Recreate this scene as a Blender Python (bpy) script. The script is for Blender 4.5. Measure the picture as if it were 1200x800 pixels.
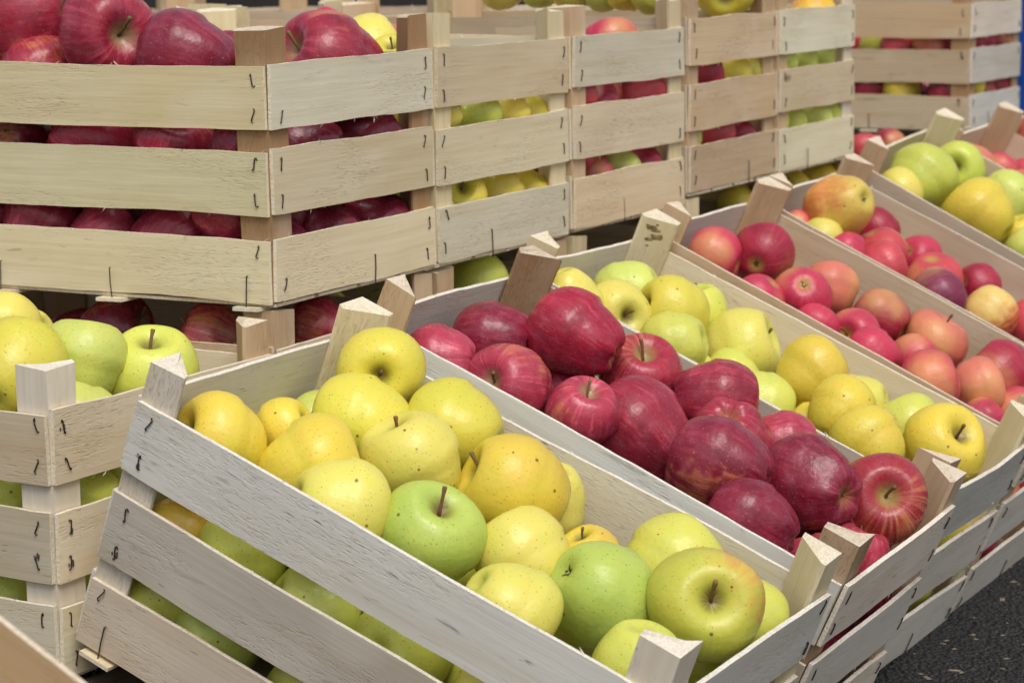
import bpy, bmesh, math, random
from mathutils import Vector, Matrix
from mathutils import noise as mnoise

for o in list(bpy.data.objects): bpy.data.objects.remove(o)
S = bpy.context.scene
COL = S.collection

# ------------------------------------------------------------------ camera, light, exposure
CAM_Z = 0.7227
cam_d = bpy.data.cameras.new("camera"); cam = bpy.data.objects.new("camera", cam_d); COL.objects.link(cam)
cam_d.sensor_width = 36.0; cam_d.lens = 80.483
cam_d.clip_start = 0.05; cam_d.clip_end = 600
cam.matrix_world = Matrix(((0.999897,0.014333,0,0),(-0.002401,0.167502,-0.985869,0),(-0.01413,0.985768,0.167519,0.7227),(0,0,0,1)))
cam_d.dof.use_dof = True; cam_d.dof.focus_distance = 1.95; cam_d.dof.aperture_fstop = 13.0
S.camera = cam

SUN_EL, SUN_AZ = math.radians(58), math.radians(163)   # azimuth of the sun, clockwise from +Y
W = bpy.data.worlds.new("World"); S.world = W; W.use_nodes = True
nt = W.node_tree; nt.nodes.clear()
sky = nt.nodes.new('ShaderNodeTexSky'); sky.sky_type = 'NISHITA'; sky.sun_disc = False
sky.sun_elevation = SUN_EL; sky.sun_rotation = SUN_AZ; sky.dust_density = 4.0; sky.air_density = 1.2
hs = nt.nodes.new('ShaderNodeHueSaturation'); hs.inputs['Saturation'].default_value = 0.42
bg = nt.nodes.new('ShaderNodeBackground'); bg.inputs['Strength'].default_value = 0.125
wo = nt.nodes.new('ShaderNodeOutputWorld')
nt.links.new(sky.outputs[0], hs.inputs['Color']); nt.links.new(hs.outputs[0], bg.inputs['Color']); nt.links.new(bg.outputs[0], wo.inputs[0])
sun_d = bpy.data.lights.new("sun", 'SUN'); sun_d.energy = 1.4; sun_d.angle = math.radians(32); sun_d.color = (1.0, 0.965, 0.91)
sun = bpy.data.objects.new("sun", sun_d); COL.objects.link(sun)
sd = Vector((math.sin(SUN_AZ) * math.cos(SUN_EL), math.cos(SUN_AZ) * math.cos(SUN_EL), math.sin(SUN_EL)))
sun.rotation_euler = sd.to_track_quat('Z', 'Y').to_euler()
S.view_settings.view_transform = 'Standard'; S.view_settings.look = 'None'
S.view_settings.gamma = 1.0; S.view_settings.use_curve_mapping = False
S.view_settings.exposure = 0.13
S.render.engine = 'CYCLES'
S.cycles.use_denoising = True
S.cycles.max_bounces = 8; S.cycles.diffuse_bounces = 4

# ------------------------------------------------------------------ helpers
def lin(r, g, b):
    f = lambda c: (c / 255 / 12.92) if c / 255 <= 0.04045 else ((c / 255 + 0.055) / 1.055) ** 2.4
    return (f(r), f(g), f(b), 1.0)

class NT:
    """small node-building helper"""
    def __init__(s, name):
        s.m = bpy.data.materials.new(name); s.m.use_nodes = True
        s.t = s.m.node_tree; s.t.nodes.clear()
        s.out = s.t.nodes.new('ShaderNodeOutputMaterial')
        s.b = s.t.nodes.new('ShaderNodeBsdfPrincipled'); s.t.links.new(s.b.outputs[0], s.out.inputs[0])
    def n(s, typ, **kw):
        nd = s.t.nodes.new(typ)
        for k, v in kw.items(): setattr(nd, k, v)
        return nd
    def put(s, sock, v):
        if isinstance(v, bpy.types.NodeSocket): s.t.links.new(v, sock)
        else:
            if sock.type == 'RGBA' and not hasattr(v, '__len__'): v = (v, v, v, 1)
            if sock.type == 'RGBA' and len(v) == 3: v = (*v, 1)
            sock.default_value = v
    def math(s, op, a, b=0.0, c=0.0, clamp=False):
        nd = s.n('ShaderNodeMath', operation=op, use_clamp=clamp)
        s.put(nd.inputs[0], a); s.put(nd.inputs[1], b); s.put(nd.inputs[2], c)
        return nd.outputs[0]
    def vmath(s, op, a, b=(0, 0, 0)):
        nd = s.n('ShaderNodeVectorMath', operation=op); s.put(nd.inputs[0], a); s.put(nd.inputs[1], b)
        return nd.outputs[1] if op in ('DOT_PRODUCT', 'LENGTH') else nd.outputs[0]
    def mix(s, f, a, b, mode='MIX'):
        nd = s.n('ShaderNodeMix', data_type='RGBA', blend_type=mode); s.put(nd.inputs[0], f); s.put(nd.inputs[6], a); s.put(nd.inputs[7], b)
        return nd.outputs[2]
    def noise(s, vec, scale, detail=2.0, rough=0.5, dist=0.0):
        nd = s.n('ShaderNodeTexNoise'); s.put(nd.inputs['Vector'], vec); nd.inputs['Scale'].default_value = scale
        nd.inputs['Detail'].default_value = detail; nd.inputs['Roughness'].default_value = rough; nd.inputs['Distortion'].default_value = dist
        return nd.outputs[0]
    def voro(s, vec, scale, rnd=1.0):
        nd = s.n('ShaderNodeTexVoronoi'); s.put(nd.inputs['Vector'], vec); nd.inputs['Scale'].default_value = scale
        nd.inputs['Randomness'].default_value = rnd
        return nd.outputs['Distance'], nd.outputs['Color']
    def ramp(s, f, lo, hi, a=0.0, b=1.0):
        nd = s.n('ShaderNodeMapRange', interpolation_type='SMOOTHSTEP'); s.put(nd.inputs[0], f)
        nd.inputs[1].default_value = lo; nd.inputs[2].default_value = hi; nd.inputs[3].default_value = a; nd.inputs[4].default_value = b
        return nd.outputs[0]
    def map(s, vec, scale=(1, 1, 1), rot=(0, 0, 0), loc=(0, 0, 0)):
        nd = s.n('ShaderNodeMapping'); s.put(nd.inputs[0], vec); nd.inputs['Scale'].default_value = scale
        nd.inputs['Rotation'].default_value = rot; nd.inputs['Location'].default_value = loc
        return nd.outputs[0]
    def bump(s, h, strength, dist):
        nd = s.n('ShaderNodeBump'); s.put(nd.inputs['Height'], h); nd.inputs['Strength'].default_value = strength; nd.inputs['Distance'].default_value = dist
        s.t.links.new(nd.outputs[0], s.b.inputs['Normal'])
    def set(s, **kw):
        for k, v in kw.items(): s.put(s.b.inputs[k.replace('_', ' ')], v)
    def info(s):
        oi = s.n('ShaderNodeObjectInfo'); tc = s.n('ShaderNodeTexCoord')
        return oi, tc.outputs['Object']

# ------------------------------------------------------------------ materials
def wood_material(name, end=False):
    """rough-peeled poplar veneer; the object colour is the board's own tint, its alpha how weathered it is"""
    m = NT(name); oi, P = m.info()
    off = m.n('ShaderNodeCombineXYZ'); r = m.math('MULTIPLY', oi.outputs['Random'], 37.0)
    m.put(off.inputs[0], r); m.put(off.inputs[1], m.math('MULTIPLY', r, 1.7)); m.put(off.inputs[2], m.math('MULTIPLY', r, 0.6))
    Q = m.vmath('ADD', P, off.outputs[0])
    base = oi.outputs['Color']; wear = oi.outputs['Alpha']
    grain = m.noise(m.map(Q, (6, 170, 170)), 1.0, 4.0, 0.65)
    broad = m.noise(m.map(Q, (3.2, 26, 26)), 1.0, 3.0, 0.55, 0.6)
    cloud = m.noise(m.map(Q, (9, 13, 13)), 1.0, 2.0, 0.5)
    tear = m.noise(m.map(Q, (110, 700, 700), (0, 0, 0.22)), 1.0, 3.0, 0.65)
    zone = m.ramp(m.noise(m.map(Q, (7, 16, 16)), 1.0, 2.0), 0.46, 0.62)
    tearz = m.math('MULTIPLY', m.ramp(tear, 0.50, 0.72), zone)
    col = m.mix(m.ramp(grain, 0.35, 0.75, 0.0, 0.30), base, m.mix(1.0, base, lin(216, 198, 166), 'MULTIPLY'))
    col = m.mix(m.ramp(broad, 0.42, 0.7, 0.0, 0.36), col, m.mix(1.0, base, lin(226, 213, 190), 'MULTIPLY'))
    col = m.mix(m.ramp(cloud, 0.5, 0.75, 0.0, 0.22), col, lin(232, 224, 204))
    col = m.mix(m.math('MULTIPLY', tearz, 0.16), col, lin(140, 118, 88))
    # weathering: grey dirty smears along the grain and small dark marks
    smear = m.ramp(m.noise(m.map(Q, (12, 75, 75), (0, 0, 0.12)), 1.0, 4.0, 0.65), 0.62, 0.76)
    col = m.mix(m.math('MULTIPLY', m.math('MULTIPLY', smear, wear), 0.6), col, lin(78, 66, 56))
    grey = m.ramp(m.noise(m.map(Q, (4, 9, 9)), 1.0, 2.0), 0.40, 0.68)
    col = m.mix(m.math('MULTIPLY', m.math('MULTIPLY', grey, wear), 0.25), col, lin(186, 181, 172))
    dash = m.ramp(m.noise(m.map(Q, (34, 260, 260), (0, 0, 0.10)), 1.0, 2.0, 0.5), 0.66, 0.74)
    dz = m.ramp(m.noise(m.map(Q, (5, 20, 20)), 1.0, 2.0), 0.47, 0.64)
    col = m.mix(m.math('MULTIPLY', m.math('MULTIPLY', dash, dz), m.math('ADD', m.math('MULTIPLY', wear, 0.8), 0.12)), col, lin(92, 72, 52))
    d, c = m.voro(m.map(Q, (9, 22, 22)), 1.0)
    sep = m.n('ShaderNodeSeparateColor'); m.put(sep.inputs[0], c)
    speck = m.math('MULTIPLY', m.ramp(d, 0.03, 0.075, 1.0, 0.0), m.math('GREATER_THAN', sep.outputs[0], 0.72))
    col = m.mix(m.math('MULTIPLY', speck, 0.7), col, lin(66, 50, 36))
    # knots
    d2, c2 = m.voro(m.map(Q, (2.6, 7, 7)), 1.0)
    sep2 = m.n('ShaderNodeSeparateColor'); m.put(sep2.inputs[0], c2)
    kn = m.math('MULTIPLY', m.ramp(d2, 0.02, 0.06, 1.0, 0.0), m.math('GREATER_THAN', sep2.outputs[1], 0.68))
    col = m.mix(m.math('MULTIPLY', kn, 0.75), col, lin(98, 68, 42))
    m.set(Base_Color=col, Roughness=m.ramp(grain, 0.2, 0.8, 0.62, 0.85))
    m.b.inputs['Specular IOR Level'].default_value = 0.25
    h = m.math('ADD', m.math('MULTIPLY', grain, 0.55), m.math('MULTIPLY', tearz, -0.8))
    m.bump(h, 0.6, 0.0011)
    return m.m

def cut_material():
    """freshly sawn fuzzy edge of the veneer"""
    m = NT("cut_edge"); oi, P = m.info()
    n1 = m.noise(P, 380, 3, 0.6); n2 = m.noise(P, 60, 2)
    col = m.mix(m.ramp(n1, 0.35, 0.7), lin(236, 228, 212), lin(208, 196, 174))
    col = m.mix(m.ramp(n2, 0.5, 0.7, 0, 0.4), col, m.mix(0.6, oi.outputs['Color'], lin(190, 170, 140)))
    col = m.mix(0.38, col, oi.outputs['Color'])
    m.set(Base_Color=col, Roughness=0.9); m.b.inputs['Specular IOR Level'].default_value = 0.1
    m.bump(n1, 0.8, 0.0012)
    return m.m

def wire_material():
    m = NT("staple_wire"); oi, P = m.info()
    n1 = m.noise(P, 700, 2)
    m.set(Base_Color=m.mix(m.ramp(n1, 0.4, 0.7), lin(58, 56, 58), lin(96, 80, 68)), Roughness=0.45, Metallic=0.7)
    return m.m

def apple_material(kind):
    m = NT("apple_skin_" + kind); oi, P0 = m.info()
    off = m.n('ShaderNodeCombineXYZ'); r = m.math('MULTIPLY', oi.outputs['Random'], 91.0)
    m.put(off.inputs[0], r); m.put(off.inputs[1], m.math('MULTIPLY', r, 0.37)); m.put(off.inputs[2], m.math('MULTIPLY', r, 1.9))
    P = m.vmath('ADD', P0, off.outputs[0])
    xyz = m.n('ShaderNodeSeparateXYZ'); m.put(xyz.inputs[0], P0)
    X, Y, Z = xyz.outputs
    rho = m.math('SQRT', m.math('ADD', m.math('MULTIPLY', X, X), m.math('ADD', m.math('MULTIPLY', Y, Y), 0.0001)))
    sv = m.n('ShaderNodeCombineXYZ')
    m.put(sv.inputs[0], m.math('ADD', m.math('DIVIDE', X, rho), r)); m.put(sv.inputs[1], m.math('DIVIDE', Y, rho)); m.put(sv.inputs[2], m.math('MULTIPLY', Z, 0.10))
    streak = m.noise(sv.outputs[0], 7.0, 4.0, 0.7)
    fine = m.noise(sv.outputs[0], 22.0, 2.0, 0.6)
    big = m.noise(P, 1.1, 2.0, 0.5); mid = m.noise(P, 2.6, 3.0, 0.55)
    base = oi.outputs['Color']; alpha = oi.outputs['Alpha']
    top = m.math('MULTIPLY', m.ramp(rho, 0.10, 0.42, 1.0, 0.0), m.math('GREATER_THAN', Z, 0.0))      # stem hollow
    bot = m.math('MULTIPLY', m.ramp(rho, 0.05, 0.40, 1.0, 0.0), m.math('LESS_THAN', Z, 0.0))
    def dots(scale, rad, keep, grow=0.5):
        d, c = m.voro(P, scale); sc = m.n('ShaderNodeSeparateColor'); m.put(sc.inputs[0], c)
        rr = m.math('MULTIPLY', m.math('ADD', m.math('MULTIPLY', sc.outputs[1], grow), 1.0 - grow), rad)
        on = m.math('GREATER_THAN', sc.outputs[0], keep)
        return m.math('MULTIPLY', on, m.math('SUBTRACT', 1.0, m.math('DIVIDE', d, rr), clamp=True))
    side = m.math('ADD', X, m.math('MULTIPLY', m.math('SUBTRACT', mid, 0.5), 1.5))
    if kind in ('golden', 'bicolor'):
        hsv = m.n('ShaderNodeHueSaturation'); hsv.inputs['Hue'].default_value = 0.514; hsv.inputs['Value'].default_value = 0.95; m.put(hsv.inputs['Color'], base)
        hs2 = m.n('ShaderNodeHueSaturation'); hs2.inputs['Hue'].default_value = 0.492; hs2.inputs['Value'].default_value = 1.05; m.put(hs2.inputs['Color'], base)
        col = m.mix(m.ramp(big, 0.42, 0.68, 0, 0.8), base, hsv.outputs[0])
        col = m.mix(m.ramp(mid, 0.50, 0.75, 0, 0.5), col, hs2.outputs[0])
        col = m.mix(m.ramp(fine, 0.5, 0.8, 0, 0.16), col, lin(236, 226, 140))
        col = m.mix(m.math('MULTIPLY', top, 0.55), col, lin(140, 150, 50))
        col = m.mix(m.math('MULTIPLY', m.math('MULTIPLY', m.ramp(rho, 0.06, 0.33, 1, 0), m.math('GREATER_THAN', Z, 0.0)), m.ramp(streak, 0.30, 0.6, 0.25, 1.0)), col, lin(112, 84, 48))
        col = m.mix(m.math('MULTIPLY', bot, 0.45), col, lin(150, 160, 60))
        blush = m.math('MULTIPLY', alpha, m.ramp(side, 0.30 if kind == 'golden' else 0.25, 0.95 if kind == 'golden' else 1.1))
        col = m.mix(blush, col, m.mix(m.ramp(streak, 0.35, 0.65), lin(196, 52, 44) if kind == 'bicolor' else lin(226, 176, 84), lin(216, 130, 80)))
        col = m.mix(m.math('MULTIPLY', m.math('POWER', dots(12.0, 0.25, 0.36), 0.5), 0.75), col, lin(116, 90, 34))
        col = m.mix(m.math('MULTIPLY', m.ramp(dots(2.6, 0.17, 0.62), 0.10, 0.6), 0.8), col, lin(70, 50, 26))
        rough = 0.33
    elif kind in ('reddel', 'striped'):
        hsv = m.n('ShaderNodeHueSaturation'); hsv.inputs['Value'].default_value = 1.7; hsv.inputs['Saturation'].default_value = 0.94; m.put(hsv.inputs['Color'], base)
        hs2 = m.n('ShaderNodeHueSaturation'); hs2.inputs['Value'].default_value = 0.68; m.put(hs2.inputs['Color'], base)
        col = m.mix(m.ramp(big, 0.40, 0.68, 0, 0.85), base, hs2.outputs[0])
        if kind == 'reddel':
            col = m.mix(m.math('MULTIPLY', m.ramp(streak, 0.44, 0.70), m.ramp(mid, 0.36, 0.62, 0.2, 0.95)), col, hsv.outputs[0])
            col = m.mix(m.math('MULTIPLY', bot, m.ramp(streak, 0.3, 0.6, 0.1, 0.8)), col, lin(168, 120, 58))
            col = m.mix(m.math('MULTIPLY', top, 0.6), col, lin(150, 150, 96))
            col = m.mix(m.math('MULTIPLY', m.ramp(side, 0.75, 1.1), m.ramp(streak, 0.35, 0.6, 0.0, 0.5)), col, lin(196, 128, 66))
        else:
            col = m.mix(m.ramp(fine, 0.35, 0.7, 0, 0.25), col, hsv.outputs[0])
            yel = m.math('MULTIPLY', m.ramp(streak, 0.40, 0.66), m.ramp(side, -0.3, 0.9, 0.05, 0.65))
            col = m.mix(yel, col, lin(214, 158, 92))
            col = m.mix(m.math('MULTIPLY', top, 0.8), col, lin(160, 150, 84))
            col = m.mix(m.math('MULTIPLY', bot, 0.5), col, lin(190, 150, 70))
        # thin natural wax bloom, patchy
        col = m.mix(m.ramp(m.noise(P, 3.4, 4, 0.6), 0.40, 0.75, 0.01, 0.13), col, lin(190, 130, 156))
        col = m.mix(m.math('MULTIPLY', m.math('POWER', dots(14.0, 0.24, 0.35), 0.8), 0.5), col, lin(226, 180, 172))
        rough = 0.27
    else:
        peach = lin(228, 182, 112)
        hs2 = m.n('ShaderNodeHueSaturation'); hs2.inputs['Value'].default_value = 0.72; m.put(hs2.inputs['Color'], base)
        col = m.mix(m.ramp(big, 0.42, 0.7, 0, 0.7), base, hs2.outputs[0])
        col = m.mix(m.ramp(streak, 0.42, 0.72, 0, 0.20), col, lin(222, 116, 96)); col = m.mix(m.ramp(fine, 0.5, 0.75, 0, 0.25), col, m.mix(1.0, base, lin(200, 150, 150), 'MULTIPLY'))
        col = m.mix(m.ramp(m.math('ADD', X, m.math('MULTIPLY', m.math('SUBTRACT', big, 0.5), 1.2)), 0.35, 1.2, 0.0, 0.5), col, peach)
        col = m.mix(m.math('MULTIPLY', m.math('ADD', top, bot, clamp=True), 0.75), col, lin(176, 158, 70))
        col = m.mix(m.math('MULTIPLY', m.math('POWER', dots(10.0, 0.22, 0.5), 0.6), 0.35), col, lin(236, 196, 150))
        rough = 0.35
    m.set(Base_Color=col, Roughness=m.ramp(m.noise(P, 5.0, 3, 0.6), 0.3, 0.7, rough - 0.05, rough + 0.10))
    m.b.inputs['Specular IOR Level'].default_value = 0.45
    m.b.inputs['Subsurface Weight'].default_value = 0.10
    m.b.inputs['Subsurface Radius'].default_value = (0.25, 0.18, 0.06); m.b.inputs['Subsurface Scale'].default_value = 0.02
    m.bump(m.math('ADD', m.noise(P, 6.0, 2, 0.5), m.math('MULTIPLY', m.noise(P, 70.0, 2, 0.5), 0.08)), 0.06, 0.04)
    return m.m

def stem_material():
    m = NT("apple_stem"); oi, P = m.info()
    n1 = m.noise(m.map(P, (40, 40, 8)), 1.0, 3)
    m.set(Base_Color=m.mix(n1, lin(70, 48, 30), m.mix(1.0, lin(170, 140, 100), oi.outputs['Color'], 'MULTIPLY')), Roughness=0.75)
    return m.m

def asphalt_material():
    m = NT("wet_asphalt"); oi, P = m.info()
    a = m.noise(P, 55, 4, 0.65); b = m.noise(P, 3.0, 3, 0.6)
    d, c = m.voro(P, 170); sp = m.n('ShaderNodeSeparateColor'); m.put(sp.inputs[0], c)
    col = m.mix(m.ramp(a, 0.3, 0.7), lin(20, 20, 22), lin(46, 45, 47))
    col = m.mix(m.math('MULTIPLY', m.math('GREATER_THAN', sp.outputs[0], 0.80), m.ramp(d, 0.2, 0.5, 0.4, 0.0)), col, lin(112, 108, 104))
    col = m.mix(m.ramp(b, 0.5, 0.7, 0, 0.5), col, lin(58, 52, 46))
    m.set(Base_Color=col, Roughness=m.ramp(b, 0.35, 0.65, 0.45, 0.8))
    m.bump(m.math('ADD', m.math('MULTIPLY', d, -1.4), a), 1.0, 0.012)
    return m.m

def plain(name, c1, c2, scale, rough, metal=0.0):
    m = NT(name); oi, P = m.info(); n1 = m.noise(P, scale, 4, 0.6)
    m.set(Base_Color=m.mix(m.ramp(n1, 0.3, 0.7), c1, c2), Roughness=rough, Metallic=metal); m.bump(n1, 0.3, 0.003)
    return m.m

WOOD = wood_material("poplar_veneer"); CUT = cut_material(); WIRE = wire_material(); STEM = stem_material()
SKIN = {k: apple_material(k) for k in ('golden', 'bicolor', 'reddel', 'striped', 'pink')}
ASPHALT = asphalt_material()
LITTER = plain("straw_and_chips", lin(74, 66, 56), lin(150, 136, 116), 25, 0.9)
PALLET = plain("old_pallet_wood", lin(70, 58, 47), lin(104, 88, 70), 30, 0.85)
BLUE = plain("blue_plastic", lin(22, 70, 158), lin(28, 84, 176), 12, 0.4)
CLOTH = plain("dark_cloth", lin(26, 25, 24), lin(38, 34, 32), 8, 0.95)
MUD = plain("dried_mud", lin(84, 66, 44), lin(168, 144, 98), 160, 0.95)
RUST = plain("rust_black", lin(58, 50, 54), lin(104, 92, 88), 300, 0.9)
CALYX = plain("dried_sepals", lin(58, 48, 30), lin(96, 82, 50), 20, 0.9)

# ------------------------------------------------------------------ object helpers
def link(o, parent=None):
    COL.objects.link(o)
    if parent: o.parent = parent
    return o
def mesh_obj(name, me, parent=None, mat=None, color=None):
    o = bpy.data.objects.new(name, me)
    if mat: o.matrix_local = mat
    if color: o.color = color
    return link(o, parent)
def tag(o, label=None, cat=None, group=None, kind=None):
    if label: o['label'] = label
    if cat: o['category'] = cat
    if group: o['group'] = group
    if kind: o['kind'] = kind
    return o
def bm_mesh(name, bm, mats, smooth=False):
    me = bpy.data.meshes.new(name); bmesh.ops.recalc_face_normals(bm, faces=bm.faces); bm.to_mesh(me); bm.free()
    for mm in mats: me.materials.append(mm)
    if smooth:
        for p in me.polygons: p.use_smooth = True
    return me

def slat_mesh(length, height, th, seed, warp=0.0012, curve=0.0, nx=26):
    """a thin peeled board: ragged long edges, slight bow; local x along the board, y up from 0, z = outer side"""
    rnd = random.Random(seed); ph = rnd.uniform(0, 50); bow = rnd.uniform(-1, 1) * warp; bm = bmesh.new()
    tw = rnd.uniform(-1, 1) * 0.0012; h2 = height + rnd.uniform(-0.002, 0.002)
    def wob(t, k): return 0.0020 * mnoise.noise((t * 3.0 + ph, k * 7.3, 0)) + 0.0009 * mnoise.noise((t * 40 + ph, k * 3.1, 5))
    rows = []
    ys = (0.0, 0.5, 1.0)
    for side in (0, 1):
        grid = []
        for i in range(nx + 1):
            t = i / nx; colv = []
            for k, yy in enumerate(ys):
                y = yy * h2 + (wob(t, k) if k != 1 else 0) + curve * 4 * t * (1 - t)
                x = (t - 0.5) * length + (0.0007 * mnoise.noise((yy * 9 + ph, t * 2, 3)) if i in (0, nx) else 0)
                z = bow * 4 * t * (1 - t) + tw * (yy - 0.5) * (t - 0.5) * 2 + 0.0005 * mnoise.noise((t * 5 + ph, yy * 2, 9)) + (th if side else 0.0)
                colv.append(bm.verts.new((x, y, z)))
            grid.append(colv)
        rows.append(grid)
    b, f = rows
    def q(vs, mi):
        fc = bm.faces.new(vs); fc.material_index = mi
    for i in range(nx):
        for k in range(2):
            q((f[i][k], f[i+1][k], f[i+1][k+1], f[i][k+1]), 0); q((b[i][k], b[i][k+1], b[i+1][k+1], b[i+1][k]), 0)
        q((f[i][2], f[i+1][2], b[i+1][2], b[i][2]), 1); q((f[i][0], b[i][0], b[i+1][0], f[i+1][0]), 1)
    for k in range(2):
        q((f[0][k], f[0][k+1], b[0][k+1], b[0][k]), 1); q((f[nx][k], b[nx][k], b[nx][k+1], f[nx][k+1]), 1)
    for q_ in range(7):                                     # torn fibres along the edges
        t = rnd.random(); top = rnd.random() < 0.4; L_ = rnd.uniform(0.003, 0.010); a = rnd.uniform(-0.9, 0.9); w_ = 0.00035
        x0 = (t - 0.5) * length; y0 = h2 - 0.001 if top else 0.001; sg = 1 if top else -1; z0 = th * rnd.random()
        p1 = Vector((x0, y0, z0)); dv = Vector((math.cos(a) * rnd.choice((-1, 1)), sg * (0.25 + abs(math.sin(a))), rnd.uniform(-.2, .5))).normalized()
        n_ = Vector((-dv.y, dv.x, 0)).normalized() * w_
        vs = [bm.verts.new(p) for p in (p1 - n_, p1 + n_, p1 + dv * L_ * 0.5 + n_ + Vector((0, 0, 0.0006)), p1 + dv * L_ + Vector((0, 0, -0.0004)))]
        q((vs[0], vs[1], vs[2]), 1); q((vs[0], vs[2], vs[3]), 1)
    return bm_mesh("slat", bm, [WOOD, CUT])

def post_mesh(leg, h, seed, trunc=0.15):
    """triangular corner post; right angle at the origin, legs along +x and +z, height along y, rough sawn top"""
    rnd = random.Random(seed); bm = bmesh.new()
    base = [(0, 0), (leg, 0), (leg, leg * 0.10), (leg * 0.10, leg), (0, leg)]
    rings = []
    for j in range(7):
        t = j / 6; ring = []
        for (x, z) in base:
            e = 0.0016
            y = t * h + (rnd.uniform(-0.0055, 0.0020) if j == 6 else 0)
            ring.append(bm.verts.new((x + (rnd.uniform(-e, e) if 0 < j else 0) * 0.5, y, z + (rnd.uniform(-e, e) if 0 < j else 0) * 0.5)))
        rings.append(ring)
    n = len(base)
    for j in range(6):
        for i in range(n):
            bm.faces.new((rings[j][i], rings[j][(i+1) % n], rings[j+1][(i+1) % n], rings[j+1][i]))
    cx = sum(v.co.x for v in rings[-1]) / n; cz = sum(v.co.z for v in rings[-1]) / n; cy = h + rnd.uniform(-0.001, 0.001)
    cv = bm.verts.new((cx, cy, cz))
    for i in range(n):
        fc = bm.faces.new((rings[-1][i], rings[-1][(i+1) % n], cv)); fc.material_index = 1
    bm.faces.new(list(reversed(rings[0])))
    # object space for the grain: swap so that local x runs up the post
    for v in bm.verts: v.co = Vector((v.co.y, v.co.x, v.co.z))
    return bm_mesh("corner_post", bm, [WOOD, CUT])

def tube(bm, pts, rads, seg=6, cap=True):
    rings = []
    for i, p in enumerate(pts):
        p = Vector(p); a = Vector(pts[max(0, i-1)]); b = Vector(pts[min(len(pts)-1, i+1)]); d = (b - a).normalized()
        u = d.orthogonal().normalized(); v = d.cross(u)
        if i: # keep the frame steady
            u = (pu - d * pu.dot(d)).normalized(); v = d.cross(u)
        pu = u
        rings.append([bm.verts.new(p + (u * math.cos(2*math.pi*k/seg) + v * math.sin(2*math.pi*k/seg)) * rads[i]) for k in range(seg)])
    for i in range(len(pts) - 1):
        for k in range(seg):
            bm.faces.new((rings[i][k], rings[i][(k+1) % seg], rings[i+1][(k+1) % seg], rings[i+1][k]))
    if cap: bm.faces.new(list(reversed(rings[0]))); bm.faces.new(rings[-1])

def staple_mesh(seed, length=0.012, hook=True):
    rnd = random.Random(seed); bm = bmesh.new(); r = 0.00064; h = length / 2
    dx = rnd.uniform(-0.0022, 0.0022)
    if hook:
        a, b = rnd.choice((-1, 1)) * rnd.uniform(0.0012, 0.003), rnd.choice((-1, 1)) * rnd.uniform(0.0008, 0.0026)
        pts = [(a, h - rnd.uniform(0, 0.003), 0.0003), (a * 0.4, h, 0.0008), (0, h - 0.001, 0.0010), (dx * 0.3, 0.001, 0.0012), (dx, -h + 0.001, 0.0010), (dx + b * 0.5, -h, 0.0007), (dx + b, -h + rnd.uniform(0, 0.002), 0.0002)]
    else:
        pts = [(0, h, -0.001), (0, h, 0.0008), (dx * 0.3, h * 0.1, 0.0011), (dx, -h, 0.0008), (dx, -h, -0.001)]
    tube(bm, pts, [r] * len(pts), 5)
    return bm_mesh("staple", bm, [WIRE])

def stain_mesh(seed):
    """dark rust blotch round a staple: a thin irregular crust"""
    rnd = random.Random(seed); bm = bmesh.new()
    for q in range(rnd.choice((2, 3, 4))):
        cx, cy = rnd.uniform(-.003, .003), rnd.uniform(-.006, .006); R = rnd.uniform(0.0012, 0.0036); n = 9
        ring = [bm.verts.new((cx + math.cos(2*math.pi*k/n) * R * rnd.uniform(.4, 1.1) * .7, cy + math.sin(2*math.pi*k/n) * R * rnd.uniform(.5, 1.4), -0.0002)) for k in range(n)]
        c = bm.verts.new((cx, cy, 0.0003 + 0.00005 * q))
        for k in range(n): bm.faces.new((ring[k], ring[(k+1) % n], c))
    return bm_mesh("rust_stain", bm, [RUST])

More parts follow.
